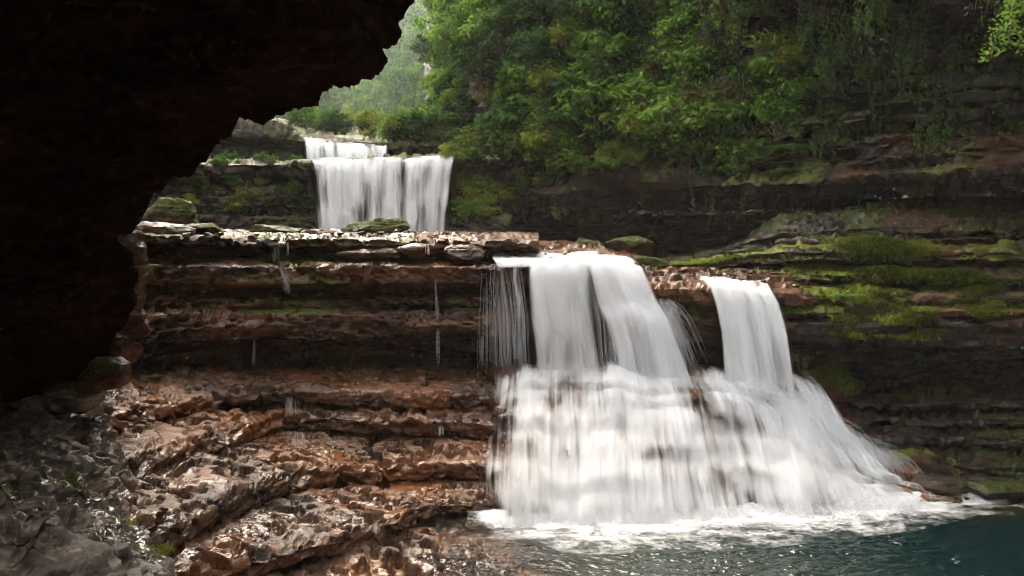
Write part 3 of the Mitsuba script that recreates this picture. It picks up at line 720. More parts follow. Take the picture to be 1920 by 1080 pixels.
def splash(u0, u1, vb, Y):
    def fn(r):
        t = np.linspace(0, 1, 14)
        u = r.uniform(u0, u1)
        p = W(u, np.interp(u, [u0, u1], vb) + r.uniform(-6, 8), Y + r.uniform(-.3, .15))
        vx, vy, vz = r.normal(.15, .5), -abs(r.normal(.5, .4)), abs(r.normal(.9, .55))
        tt = t * (2 * vz / 9.8 * .75 + .12)
        return np.stack([p[0] + vx * tt, p[1] + vy * tt, p[2] + vz * tt - 4.9 * tt * tt], -1)
    return fn


V, Fc = strands(1100, splash(985, 1320, [718, 724], 16.6), .02, 14, 3)
scene[mf + '__splash'] = mikit.ply((V, Fc), 'spray_thread')

# the smaller fall to the right of it
sf = thing('waterfall', 'smaller curtain waterfall springing off the brown ledge right of the main one', 'waterfall')
for k in range(3):
    G = lines([[(1300, 520, 18.6), (1380, 525, 18.4), (1440, 530, 18.2)], [(1318, 535, 17.0), (1385, 538, 16.8), (1448, 546, 16.6)], [(1332, 556, 16.7), (1398, 560, 16.45), (1462, 570, 16.3)], [(1343, 600, 16.5), (1412, 605, 16.25), (1476, 615, 16.1)], [(1349, 660, 16.35), (1424, 665, 16.1), (1488, 680, 15.9)], [(1352, 718, 16.25), (1432, 735, 15.95), (1496, 745, 15.8)]], 220, 120)
    veil(sf + '__curtain' + (f'_{k:03d}' if k else ''), G, dens(120, 220, .57 - .06 * k, .07, .07, lambda t: .22 * (1 - t) ** 1.5, .15, 40 + k), 'water_veil', .06, 40 + k, .04 * k)

V, Fc = strands(600, splash(1345, 1510, [722, 745], 15.9), .02, 14, 4)
scene[sf + '__splash'] = mikit.ply((V, Fc), 'spray_thread')

# the lower cascade, wrapped over the stepped rock
cf = thing('waterfall', 'wide foaming lower cascade fanning down stepped rock into the pool', 'waterfall')
cu = np.linspace(870, 1800, 420)
seq = [rel(bench, -1.2, .02), top] + casc_rows[::-1] + [rel(base, -.22, -.22)]
jl = int(np.searchsorted(cu, 905))
for k in range(3):
    rowsP = []
    for a in range(len(seq) - 1):
        n = 20
        t = (np.arange(n) / n)[:, None, None]
        arc = (np.sin(np.pi * t) ** .8 * .075)
        rowsP.append(seq[a][None] * (1 - t) + seq[a + 1][None] * t + arc * np.array([0, -1, .7]))
    P = np.concatenate(rowsP + [seq[-1][None]])
    # the flow fans out to the right as it falls
    c = np.linspace(0, 1, 640)
    tt = np.linspace(0, 1, len(P))[:, None]
    ut = np.interp(c, [0, .1, .3, .5, .75, .9, 1], [912, 985, 1130, 1260, 1440, 1500, 1540])
    ub = np.interp(c, [0, .1, .3, .5, .75, .9, 1], [893, 975, 1130, 1330, 1590, 1735, 1800])
    uu = ut[None] + (ub - ut)[None] * tt ** .9
    j = np.interp(uu, cu, np.arange(len(cu)))
    j0 = np.clip(j.astype(int), 0, len(cu) - 2)
    ri = np.arange(len(P))[:, None] + 0 * j0
    w = (j - j0)[..., None]
    P = P[ri, j0] * (1 - w) + P[ri, j0 + 1] * w
    P = blur(P, 9) + np.array([0, -.10 - .03 * k, .06])
    lev = np.interp(uu, [893, 935, 990, 1060, 1150, 1280, 1400, 1480, 1560, 1640, 1700, 1760, 1800], [.35, .44, .47, .53, .60, .55, .51, .61, .58, .54, .49, .44, .34])
    ds = lev - .06 * k + .24 * (fb(np.stack([c[None] * 18 + 0 * tt, tt * 6 + 0 * c[None], 0 * tt + 0 * c[None] + k], -1), 3, 370 + k) - .5) * 2
    phs = 2.2 * (fb(np.stack([c * 9, 0 * c + 3, 0 * c + k], -1), 3, 377) - .5) * 2
    ds += .03 * np.cos(2 * np.pi * (np.arange(len(P))[:, None] % 20) / 20.0 + phs[None])
    ds -= .25 * sst(.1, 0, tt)
    wob = .02 + .13 * fb(np.stack([0 * tt + 5, tt * 6, 0 * tt + k], -1), 3, 381)      # ragged left edge, step by step
    ds -= .22 * sst(1, 0, c[None] / wob)
    veil(cf + '__sheet' + (f'_{k:03d}' if k else ''), P, ds, 'water_cascade', .10, 50 + k, .05 * k)


def spray_right(r):
    t = np.linspace(0, 1, 14)
    k = r.uniform()
    p = W(1450 + 200 * k + r.normal(0, 14), 735 + 120 * k + r.uniform(-6, 26), r.uniform(15.1, 15.8))
    vx, vz, T_ = r.uniform(0, 1) ** 1.7 * 1.9 + .1, r.uniform(.0, 1.0), r.uniform(.15, .6)
    tt = t * T_
    return np.stack([p[0] + vx * tt, p[1] - .5 * tt, np.maximum(p[2] + vz * tt - 4.9 * tt * tt, .03)], -1)


V, Fc = strands(1700, spray_right, .024, 14, 2)
scene[cf + '__spray'] = mikit.ply((V, Fc), 'spray_thread')

V, Fc = strands(1300, splash(935, 1720, [978, 946], 13.9), .022, 14, 5)
scene[cf + '__splash'] = mikit.ply((V, Fc), 'spray_thread')

# second and third tier
uf = thing('waterfall', 'second tier waterfall, a tall hazy curtain behind the mossy boulder', 'waterfall')
for k in range(3):
    G = lines([[(575, 306, 33), (700, 305, 33), (862, 298, 33)], [(585, 309, 30.1), (720, 304, 30.1), (860, 299, 30.2)], [(590, 322, 29.7), (720, 318, 29.7), (856, 314, 29.8)], [(594, 380, 29.4), (720, 380, 29.4), (846, 378, 29.5)], [(596, 445, 29.2), (720, 445, 29.2), (838, 446, 29.3)]], 340, 110)
    d = dens(110, 340, .55 - .06 * k, .02, .04, lambda t: .12 * (1 - t) ** 2, .15, 60 + k)
    gap = np.exp(-((np.linspace(585, 860, 340) - 762) / 9) ** 2) + .6 * np.exp(-((np.linspace(585, 860, 340) - 592) / 10) ** 2)
    veil(uf + '__curtain' + (f'_{k:03d}' if k else ''), G + [0, -.22, .03], d - .17 * gap[None], 'water_veil', .10, 60 + k, .06 * k)
tf = thing('waterfall', 'third tier waterfall, the farthest low curtain at the top of the steps', 'waterfall')
for k in range(2):
    G = lines([[(556, 256, 40), (640, 268, 40), (727, 275, 40)], [(566, 265, 36.5), (640, 270, 36.4), (727, 276, 36.4)], [(570, 276, 36.1), (640, 280, 36), (727, 286, 36)], [(572, 313, 35.7), (640, 315, 35.6), (727, 312, 35.7)]], 220, 60)
    veil(tf + '__curtain' + (f'_{k:03d}' if k else ''), G, dens(60, 220, .58 - .07 * k, .04, .02, None, .10, 70 + k), 'water_veil', .08, 70 + k, .05 * k)

# thin trickles over the left ledges
TR = [(522, 447, 515, 492, 18.2, 8, 'thin trickle off the top ledge, left of centre'), (540, 450, 540, 482, 18.2, 3, 'hair-thin trickle beside the one off the top ledge'),
      (527, 498, 541, 552, 17.5, 7, 'trickle sliding off the second ledge under the top one'), (816, 514, 822, 690, 17.5, 5, 'long thin thread of water falling in front of the wall near the main fall'),
      (800, 455, 801, 478, 18.1, 4, 'short trickle off the top ledge near the main fall'), (906, 590, 904, 690, 17.6, 4, 'thread of water just left of the main fall, below the middle ledge'),
      (548, 742, 548, 782, 15.9, 14, 'small trickle spilling over the upper bank ledge'), (560, 804, 562, 842, 15.0, 14, 'small trickle below it spilling over the lower bank ledge'),
      (828, 796, 829, 818, 15.3, 9, 'short dribble off the bank ledge near the cascade'), (704, 978, 705, 1002, 11.9, 8, 'tiny dribble low on the bank by the pool edge'), (478, 632, 476, 690, 17.6, 4, 'faint thread of drips in the dark recess of the left wall')]
for j, (u0, v0, u1, v1, Y, w, lab) in enumerate(TR):
    key = thing('trickle', lab, 'trickle')
    V, Fc = strands(4 + int(w * 1.6), threads(u0 - w / 2, w, u1 - w * .7, w * 1.4, v0, v1, Y, Y - .08), .008, 14, 100 + j)
    scene[key] = mikit.ply((V, Fc), 'water_thread')

# foam on the pool
fx, fy = np.meshgrid(np.linspace(-2.2, 9.8, 640), np.linspace(0, 1, 120))
bl = np.interp(fx, base[:, 0], base[:, 1])
wid = np.interp(fx, [-2.2, -.5, 1, 4, 6.5, 8, 9.8], [.05, .45, .95, .95, .8, .5, .4])
Yf = bl + .25 - fy * (wid * 1.7 + .25)
q = np.stack([fx, Yf, 0 * fx], -1)
hf = .045 + .16 * np.clip(fb(q * 2.4, 4, 400) - .36, 0, 1) * np.exp(-fy * 2.2) + .05 * np.exp(-(fy / .14) ** 2)
scene['foam_white'] = {'type': 'mask', 'opacity': proc(lambda p, n, uv: dr.clip(smoothstep(0.22, 0.84, 0.55 * fbm(p.x * 3.2 + 1.5 * noise(p.x, p.y * 2), p.y * 5.5, 0.0, 4) + 0.2 * noise(p.x * 19, p.y * 30) + 0.12 + uv.y), 0, .97)),
                       'bsdf': {'type': 'twosided', 'bsdf': {'type': 'diffuse', 'reflectance': {'type': 'rgb', 'value': (.9, .91, .92)}}}}
scene['foam'] = mikit.ply((np.stack([fx, Yf, hf], -1).reshape(-1, 3), grid_faces(*fx.shape)), 'foam_white', smooth=True, uv=np.stack([fx, .42 - .62 * fy ** .8 - .5 * sst(8.0, 9.8, fx) - .6 * sst(-.2, -.9, fx)], -1).reshape(-1, 2))
labels['foam'] = {'label': 'band of white foam where the cascade meets the pool', 'category': 'foam', 'kind': 'stuff'}


# ------------------------------------------------------------------ boulders
def boulder(name, u, v, Y, rx, ry, rz, label, bsdf='boulder_rock', seed=0, sub=5, parent=None, yaw=0.0):
    m = trimesh.creation.icosphere(subdivisions=sub, radius=1)
    p = np.array(m.vertices)
    n = p / np.linalg.norm(p, axis=1, keepdims=True)
    p = np.sign(p) * np.abs(p) ** .72
    rg = np.random.default_rng(600 + seed)
    for _ in range(14):
        m_ = rg.normal(0, 1, 3)
        m_ /= np.linalg.norm(m_)
        over = np.maximum(p @ m_ - rg.uniform(.55, .95), 0)
        p = p - .9 * over[:, None] * m_
    p = p * [rx, ry, rz] * 1.15
    c, s = math.cos(yaw), math.sin(yaw)
    p = p @ np.array([[c, s, 0], [-s, c, 0], [0, 0, 1]])
    r = (rx + ry + rz) / 3
    d = r * (.45 * (fb(p / r * .9 + seed * 7, 4, 500 + seed) - .5) + .16 * (fb(p * [.4, .4, 4.5] / r + seed, 3, 520 + seed) - .5)) + min(1, r / .45) * (.05 * (1 - np.abs(2 * nz(p * 4 + seed, 530) - 1)) + .03 * (1 - np.abs(2 * nz(p * 10 + seed, 533) - 1)) + .035 * (fb(p * 16, 3, 531) - .5))
    p = p + n * d[:, None] + W(u, v, Y)
    key = thing(name, label, 'rock')
    scene[key] = mikit.ply(trimesh.Trimesh(p, m.faces, process=False), bsdf, smooth=True)


boulder('boulder', 713, 434, 22.5, .92, .7, .36, 'largest mossy boulder in front of the second tier waterfall', seed=1, sub=6)
boulder('boulder', 806, 447, 20.5, .34, .3, .14, 'small brown rock right of the big mossy boulder', 'wall_rock', 2)
boulder('boulder', 596, 441, 20.5, .42, .3, .11, 'low reddish rock left of the big mossy boulder', 'wall_rock', 3)
boulder('boulder', 510, 436, 21, .62, .4, .17, 'low mossy rock at the back of the top ledge', 'boulder_rock', 4)
boulder('boulder', 385, 434, 19, .4, .4, .13, 'mossy rock on the top ledge nearest the cave rim', 'boulder_rock', 6)
boulder('boulder', 322, 410, 20, .75, .7, .34, 'wet sloping rock beside the cave rim with moss along its crest', 'boulder_rock', 7, 6)
boulder('boulder', 300, 432, 17.5, .6, .4, .15, 'wet shining rock right against the cave rim', 'wall_rock', 8)
boulder('boulder', 1100, 466, 21.6, .36, .3, .22, 'rounded mossy rock on the main lip, left of the larger one', 'boulder_rock', 9)
boulder('boulder', 1178, 467, 21.2, .62, .45, .26, 'larger mossy rock on the main lip of the falls', 'boulder_rock', 10, 6)
boulder('boulder', 1213, 494, 20, .42, .4, .16, 'low mossy rock at the right end of the main lip', 'boulder_rock', 11)
boulder('boulder', 1035, 466, 24, .42, .4, .18, 'dark wet rock behind the main lip', 'dark_cliff_rock', 12)
boulder('boulder', 780, 470, 18.6, .5, .35, .10, 'flat brown rock between the top ledge and the second ledge', 'wall_rock', 13)
boulder('boulder', 700, 478, 18.7, .7, .3, .10, 'long low rock lying on the second ledge', 'wall_rock', 14)
boulder('boulder', 870, 474, 18.4, .42, .4, .12, 'dark knobbly rock at the left end of the main lip', 'wall_rock', 15)
boulder('boulder', 238, 478, 10.9, .26, .4, .42, 'pale broken rock face on the cave rim beside the second ledge', 'wall_rock', 40)
boulder('boulder', 218, 540, 11.0, .26, .4, .36, 'brown broken rock on the cave rim below the pale one', 'wall_rock', 41)
boulder('boulder', 245, 600, 12.2, .22, .3, .24, 'wet rock at the foot of the cave rim', 'wall_rock', 16)
boulder('boulder', 1620, 900, 14.9, .35, .3, .2, 'wet rock breaking the right edge of the cascade', 'undercut_shade_rock', 17)
boulder('boulder', 1760, 912, 14.8, .42, .3, .14, 'brown rock in the shallows right of the cascade', 'undercut_shade_rock', 18)
boulder('boulder', 1850, 915, 14.8, .5, .4, .13, 'brown shelf rock farthest right at the waterline', 'undercut_shade_rock', 19)
for j, (u, v, Y, r) in enumerate([(40, 775, 10.0, .34), (135, 742, 10.2, .30), (190, 705, 10.3, .26), (222, 655, 11.2, .24)]):
    boulder('boulder', u, v, Y, r, r * .9, r * .7, ['rubble stone at the foot of the cave wall, farthest left', 'second rubble stone from the left at the foot of the cave wall', 'third rubble stone from the left at the foot of the cave wall', 'rubble stone at the foot of the cave rim by the bank'][j], 'grey_rock' if j < 2 else 'wall_rock', 30 + j)


# ------------------------------------------------------------------ plants
def leaves(centres, normals, size, rng, aspect=.45, droop=.25):
    """pointed leaves as two folded triangles each"""
    n = len(centres)
    nrm = normals + rng.normal(0, .35, (n, 3))
    nrm /= np.linalg.norm(nrm, axis=1, keepdims=True) + 1e-9
    a = rng.normal(0, 1, (n, 3)) + [0, 0, -droop * 2]
    a -= nrm * (a * nrm).sum(1, keepdims=True)
    a /= np.linalg.norm(a, axis=1, keepdims=True) + 1e-9
    b = np.cross(nrm, a)
    s = (size * rng.uniform(.55, 1.35, n))[:, None]
    base_, tip = centres - a * s * .5, centres + a * s * .5 - np.array([0, 0, 1]) * s * droop * .5
    midp = centres + nrm * s * .06
    L, R = midp + b * s * aspect * .5 - nrm * s * .1, midp - b * s * aspect * .5 - nrm * s * .1
    V = np.stack([base_, L, tip, R], 1).reshape(-1, 3)
    i = np.arange(n)[:, None] * 4
    Fc = np.concatenate([i + [0, 1, 2], i + [0, 2, 3]])
    return V, Fc


def tube(points, radii, sides=5):
    p = np.asarray(points, float)
    t = np.gradient(p, axis=0)
    t /= np.linalg.norm(t, axis=1, keepdims=True) + 1e-12
    a = np.cross(t, np.where(np.abs(t[:, 2:]) < .9, [0, 0, 1.0], [1.0, 0, 0]))
    a /= np.linalg.norm(a, axis=1, keepdims=True) + 1e-12
    b, ang = np.cross(t, a), np.arange(sides) * 2 * np.pi / sides
    r = np.broadcast_to(radii, (len(p),))[:, None, None]
    v = (p[:, None] + r * (np.cos(ang)[None, :, None] * a[:, None] + np.sin(ang)[None, :, None] * b[:, None])).reshape(-1, 3)
    i, j = np.meshgrid(np.arange(len(p) - 1), np.arange(sides), indexing='ij')
    f = np.stack([i * sides + j, i * sides + (j + 1) % sides, (i + 1) * sides + (j + 1) % sides, (i + 1) * sides + j], -1).reshape(-1, 4)
    return v, np.vstack([f[:, [0, 1, 2]], f[:, [0, 2, 3]]])


def join(parts):
    V, Fc, k = [], [], 0
    for v, f in parts:
        V.append(v)
        Fc.append(f + k)
        k += len(v)
    return np.vstack(V), np.vstack(Fc)


def clumps(rng, n, R, flat=.8, inner=.35):
    d = rng.normal(0, 1, (n, 3))
    d /= np.linalg.norm(d, axis=1, keepdims=True)
    return d * (rng.uniform(inner, 1, n)[:, None]) * R * [1, 1, flat]


def make_shrub(name, leaf, seed, n_cl=26, n_leaf=55, size=.21, cr=.28, flat=.8, aspect=.45):
    rng = np.random.default_rng(seed)
    c = clumps(rng, n_cl, 1.0, flat) + [0, 0, .55]
    L, st = [], []
    for p in c:
        q = rng.normal(0, 1, (n_leaf, 3))
        q /= np.linalg.norm(q, axis=1, keepdims=True)
        q *= rng.uniform(.3, 1, n_leaf)[:, None] ** .5
        r = cr * rng.uniform(.6, 1.4)
        L.append(leaves(p + q * r * [1.2, 1.2, .7], q * .6 + [0, 0, .8], size, rng, aspect))
        t = np.linspace(0, 1, 6)[:, None]
        bend = rng.normal(0, .12, 3)
        st.append(tube(np.array([0, 0, -.3]) * (1 - t) + p * t + bend * np.sin(np.pi * t), np.linspace(.025, .008, 6), 4))
    scene[name] = {'type': 'shapegroup', 'foliage': mikit.ply(join(L), leaf), 'stem': mikit.ply(join(st), 'bark')}


def make_tree(name, leaf, seed, R=2.6, H=3.0, n_cl=64, n_leaf=85, size=.30):
    rng = np.random.default_rng(seed)
    L, st = [], []
    t = np.linspace(0, 1, 9)[:, None]
    st.append(tube(np.array([0, 0, -.5]) * (1 - t) + np.array([.3, .1, H]) * t + np.array([.35, .2, 0]) * np.sin(5 * t), np.linspace(.13, .05, 9), 7))
    c = clumps(rng, n_cl, R, .85, .3) + [0, 0, H]
    for p in c:
        q = rng.normal(0, 1, (n_leaf, 3))
        q /= np.linalg.norm(q, axis=1, keepdims=True)
        r = R * .24 * rng.uniform(.6, 1.5)
        L.append(leaves(p + q * r * [1.2, 1.2, .65] * rng.uniform(.4, 1, n_leaf)[:, None], q * .6 + [0, 0, .8], size, rng, .5))
        t = np.linspace(0, 1, 6)[:, None]
        st.append(tube(np.array([.2, .1, H * rng.uniform(.45, .8)]) * (1 - t) + p * t + rng.normal(0, .25, 3) * np.sin(np.pi * t), np.linspace(.07, .015, 6), 4))
    scene[name] = {'type': 'shapegroup', 'crown': mikit.ply(join(L), leaf), 'trunk': mikit.ply(join(st), 'bark')}


def make_vine(name, leaf, seed, length=3.0, n=9, per=46, size=.15):
    rng = np.random.default_rng(seed)
    L, st = [], []
    for k in range(n):
        l = length * rng.uniform(.45, 1)
        x0 = rng.uniform(-.55, .55)
        t = np.linspace(0, 1, 12)
        p = np.stack([x0 + .14 * np.sin(t * rng.uniform(2, 6) + k), -.12 - .25 * np.sin(np.pi * np.minimum(t * 2, 1)) * rng.uniform(.3, 1) + .1 * rng.normal(0, 1) * t, -l * t], -1)
        st.append(tube(p, .008, 3))
        i = rng.uniform(0, 1, per)
        c = np.stack([np.interp(i, t, p[:, a]) for a in range(3)], -1) + rng.normal(0, .07, (per, 3))
        L.append(leaves(c, np.array([0, -.7, .5]) + 0 * c, size, rng, .5, .5))
    scene[name] = {'type': 'shapegroup', 'foliage': mikit.ply(join(L), leaf), 'stem': mikit.ply(join(st), 'bark')}


def make_grass(name, leaf, seed, n=90, h=.34, spread=.22, droop=.8):
    rng = np.random.default_rng(seed)
    V, Fc = [], []
    for k in range(n):
        a = rng.uniform(0, 2 * np.pi)
        o = np.array([math.cos(a), math.sin(a), 0])
        p0 = np.append(rng.normal(0, spread * .5, 2), -.03)
        hh = 1.5 * h * rng.uniform(.5, 1.3)
        t = np.linspace(0, 1, 5)[:, None]
        p = p0 + o * hh * .75 * t ** 1.4 + np.array([0, 0, 1]) * hh * (t - droop * t ** 2.4)
        side = np.cross(o, [0, 0, 1]) * .017 * (1 - .9 * t)
        i = np.arange(4)[:, None] * 2 + len(V) * 10
        V.append(np.stack([p - side, p + side], 1).reshape(-1, 3))
        Fc.append(np.concatenate([i + [0, 1, 3], i + [0, 3, 2]]))
    scene[name] = {'type': 'shapegroup', 'blades': mikit.ply((np.vstack(V), np.vstack(Fc)), leaf)}


def make_fern(name, leaf, seed, fronds=9, length=.8):
    rng = np.random.default_rng(seed)
    L, st = [], []
    for k in range(fronds):
        a = k * 2 * np.pi / fronds + rng.uniform(-.2, .2)
        o = np.array([math.cos(a), math.sin(a), 0])
        t = np.linspace(0, 1, 14)[:, None]
        l = length * rng.uniform(.7, 1.15)
        p = o * l * t + np.array([0, 0, 1]) * l * (.75 * t - .95 * t ** 2)
        st.append(tube(p, .005, 3))
        side = np.cross(o, [0, 0, 1])
        for sg in (-1, 1):
            for i in range(1, 14):
                w = l * .28 * math.sin(math.pi * (i / 14) ** .7) + .02
                b, d = p[i], l * .03
                tp = b + side * sg * w + o * w * .35 - np.array([0, 0, .15]) * w
                L.append((np.array([b - o * d, b + o * d, tp, tp - o * d * .6]), np.array([[0, 1, 2], [0, 2, 3]])))
    scene[name] = {'type': 'shapegroup', 'foliage': mikit.ply(join(L), leaf), 'stem': mikit.ply(join(st), 'bark')}


make_shrub('group_shrub_a', 'leaf_green', 1)
make_shrub('group_shrub_b', 'leaf_dark', 2, 30, 60, .18, .26)
make_shrub('group_shrub_c', 'leaf_bright', 3, 24, 60, .22, .27, .7)
make_shrub('group_shrub_d', 'leaf_yellow', 4, 26, 55, .18, .28, .7, .4)
make_shrub('group_shrub_e', 'leaf_dry', 5, 24, 45, .16, .28, .8, .3)
make_tree('group_tree_a', 'leaf_far', 11)
make_tree('group_tree_b', 'leaf_green', 12, 2.4, 2.8, 58, 75, .29)
make_tree('group_tree_c', 'leaf_dark', 13, 2.3, 3.2, 54, 75, .29)
make_tree('group_tree_d', 'leaf_bright', 14, 1.7, 3.0, 50, 70, .26)
def make_bare(name, seed, H=6.0):
    rng = np.random.default_rng(seed)
    st, L = [], []

    def limb(p0, d, l, r, depth):
        t = np.linspace(0, 1, 8)[:, None]
        p = p0 + d * l * t + rng.normal(0, .10 * l, 3) * np.sin(np.pi * t) + np.array([0, 0, .12 * l]) * t ** 2
        st.append(tube(p, np.linspace(r, r * .45, 8), 6))
        if depth:
            for _ in range(3):
                q = p[rng.integers(3, 8)]
                e = d + rng.normal(0, .55, 3)
                limb(q, e / np.linalg.norm(e), l * rng.uniform(.45, .7), r * .5, depth - 1)
        else:
            c = p[3:] + rng.normal(0, .12, (5, 3))
            L.append(leaves(np.repeat(c, 5, 0) + rng.normal(0, .14, (25, 3)), np.array([0, 0, 1.0]) + np.zeros((25, 3)), .2, rng, .5))
    limb(np.array([0, 0, -.6]), np.array([.08, 0, 1.0]), H * .6, .13, 3)
    scene[name] = {'type': 'shapegroup', 'trunk': mikit.ply(join(st), 'bark'), 'crown': mikit.ply(join(L), 'leaf_yellow')}


def make_stone(name, seed):
    m = trimesh.creation.icosphere(subdivisions=2, radius=1)
    p = np.array(m.vertices)
    rg = np.random.default_rng(seed)
    for _ in range(12):
        n_ = rg.normal(0, 1, 3)
        n_ /= np.linalg.norm(n_)
        p = p - np.maximum(p @ n_ - rg.uniform(.45, .9), 0)[:, None] * n_
    scene[name] = {'type': 'shapegroup', 'stone': mikit.ply(trimesh.Trimesh(p * [1, .8, .42], m.faces, process=False), 'wall_rock', smooth=35)}


make_bare('group_bare_a', 61)
make_bare('group_bare_b', 62, 4.5)
for j in range(3):
    make_stone(f'group_stone_{"abc"[j]}', 70 + j)
make_vine('group_vine_a', 'leaf_green', 21)
make_vine('group_vine_b', 'leaf_yellow', 22)
make_vine('group_vine_c', 'leaf_dry', 23, 3.4, 12, 30, .13)
make_vine('group_vine_d', 'leaf_dark', 24)
make_grass('group_grass_a', 'grass_green', 31)
make_grass('group_grass_b', 'grass_green', 32, 120, .26, .34, 1.0)
make_grass('group_grass_c', 'leaf_dry', 33, 70, .4, .2, 1.1)
make_fern('group_fern_a', 'leaf_green', 41)
make_fern('group_fern_b', 'leaf_bright', 42, 7, .6)


def put(key, group, p, s, rz, tilt=0.0, sz=1.0):
    scene[key] = {'type': 'instance', 'group': {'type': 'ref', 'id': group}, 'to_world': T().translate([float(x) for x in p]).rotate([0, 0, 1], float(rz)).rotate([1, 0, 0], float(tilt)).scale([float(s), float(s), float(s * sz)])}


LOOK = {'group_shrub_a': 'green', 'group_shrub_b': 'dark', 'group_shrub_c': 'bright', 'group_shrub_d': 'yellowish', 'group_shrub_e': 'dry brown', 'group_tree_a': 'broad', 'group_tree_b': 'mid green', 'group_tree_c': 'dark',
        'group_vine_a': 'green', 'group_vine_b': 'yellowish', 'group_vine_c': 'dry brown', 'group_vine_d': 'dark', 'group_grass_a': 'tall', 'group_grass_b': 'short', 'group_grass_c': 'dry', 'group_fern_a': 'large', 'group_fern_b': 'light'}


def scatter(name, cat, groups, sheet, n, urange, rrange, srange, label, group, seed, keep=None, lift=0.0, tilt=0, vine=False, sz=(1, 1), weights=None, stuff=False, far=0):
    rng = np.random.default_rng(seed)
    k = tries = 0
    while k < n and tries < n * 30:
        tries += 1
        u, r = rng.uniform(*urange), rng.uniform(*rrange)
        p, nn = sheet.at(u, r)
        if keep is not None and not keep(u, r, p, rng):
            continue
        g = groups[rng.choice(len(groups), p=weights)]
        a, b = (u - urange[0]) / (urange[1] - urange[0]), (r - rrange[0]) / (rrange[1] - rrange[0])
        look = LOOK.get(g, '')
        where = (['left', 'middle', 'right'][min(2, int(a * 3))] + ' part, ' + ['low', 'half way up', 'high'][min(2, int(b * 3))]) if n > 60 else ['left', 'middle', 'right'][min(2, int(a * 3))] + ' part'
        if stuff:
            key = f'{name}__{k + 1:03d}'
        else:
            key = thing(name, f'{look} {label}, {where}'.strip(), cat, f'{look} {group}, {where}'.strip())
        put(key, g, p + np.array([0, -.1 if vine else 0, lift]), rng.uniform(*srange) * (p[1] / far if far else 1), rng.uniform(-25, 25) if vine else rng.uniform(0, 360), rng.uniform(-tilt, tilt) if tilt else 0, rng.uniform(*sz))
        k += 1


def slope(u, r, p, rng):
    a, b = 960 + F * p[0] / p[1], HORIZON - F * (p[2] - EYE) / p[1]
    return not (885 < a < 940 and 205 < b < 275) and (u < 1300 or rng.uniform() < .5 - (u - 1300) / 500)



# forest of the far hillside
scatter('tree', 'tree', ['group_tree_a', 'group_tree_b', 'group_tree_c'], hill, 250, (500, 960), (0.55, 3.9), (.85, 1.5), 'hazy tree on the far forested hillside', 'trees on the far hillside', 61, far=75)
scatter('tree', 'tree', ['group_tree_b', 'group_tree_c', 'group_tree_a'], hill, 55, (900, 1400), (1.0, 4), (1.2, 2.6), 'tree on the green slope above the gorge cliff', 'trees above the cliff', 62)
scatter('undergrowth', 'undergrowth', ['group_shrub_a', 'group_shrub_b', 'group_shrub_c', 'group_shrub_d', 'group_shrub_e'], cliff, 230, (820, 1560), (9, 20.5), (.5, 1.2), '', '', 162, lambda u, r, p, rng: slope(u, r, p, rng), stuff=True)
scatter('far_undergrowth', 'undergrowth', ['group_shrub_a', 'group_shrub_b'], hill, 150, (500, 960), (.3, 3), (.8, 1.5), '', '', 163, stuff=True, far=60)
labels['undergrowth'] = {'label': 'tangled undergrowth filling the green slope between its shrubs', 'category': 'undergrowth', 'kind': 'stuff'}
labels['far_undergrowth'] = {'label': 'hazy undergrowth below the trees of the far hillside', 'category': 'undergrowth', 'kind': 'stuff'}
scatter('tree', 'tree', ['group_tree_b', 'group_tree_a', 'group_tree_d', 'group_tree_c'], cliff, 60, (815, 1180), (14.2, 19.6), (.45, .95), 'tree on the lit slope top', 'trees on the lit slope top', 164)
scatter('undergrowth_edge', 'undergrowth', ['group_shrub_a', 'group_shrub_b', 'group_shrub_d'], cliff, 60, (803, 872), (9, 18), (.7, 1.5), '', '', 165, stuff=True)
scatter('tier_undergrowth', 'undergrowth', ['group_shrub_b', 'group_shrub_a', 'group_shrub_d'], upper, 90, (545, 950), (14.4, 17), (.5, 1.2), '', '', 166, lambda u, r, p, rng: u > 730 or r > 16.2, stuff=True)
scatter('added_ledge_undergrowth', 'undergrowth', ['group_shrub_b', 'group_grass_c'], upper, 50, (300, 575), (9.4, 11.6), (.12, .26), '', '', 167, stuff=True)  # extra plants, put here to dim the sunlit top of the ledge
labels['added_ledge_undergrowth'] = {'label': 'low plants added to dim the sunlit ledge left of the second tier fall', 'category': 'undergrowth', 'kind': 'stuff'}
for j, Y in enumerate((6.1, 6.5, 6.9, 7.3, 7.8)):
    p, nn = mound.at(Y, 4.6)
    put(thing('grass_tuft', ['lowest green tuft on the edge of the grey mound', 'second green tuft from the bottom on the edge of the grey mound', 'middle green tuft on the edge of the grey mound', 'second green tuft from the top on the edge of the grey mound', 'topmost green tuft on the edge of the grey mound'][j], 'grass'), 'group_grass_b', p, .32, 50 * j)
labels['undergrowth_edge'] = {'label': 'leafy undergrowth on the left corner of the lit slope', 'category': 'undergrowth', 'kind': 'stuff'}
labels['tier_undergrowth'] = {'label': 'low undergrowth behind the lip of the third tier', 'category': 'undergrowth', 'kind': 'stuff'}
k = thing('tree', 'bright light green rounded tree standing out left of the lit slope', 'tree')
put(k, 'group_tree_d', W(852, 168, 44), 1.15, 40, 0, 1.25)

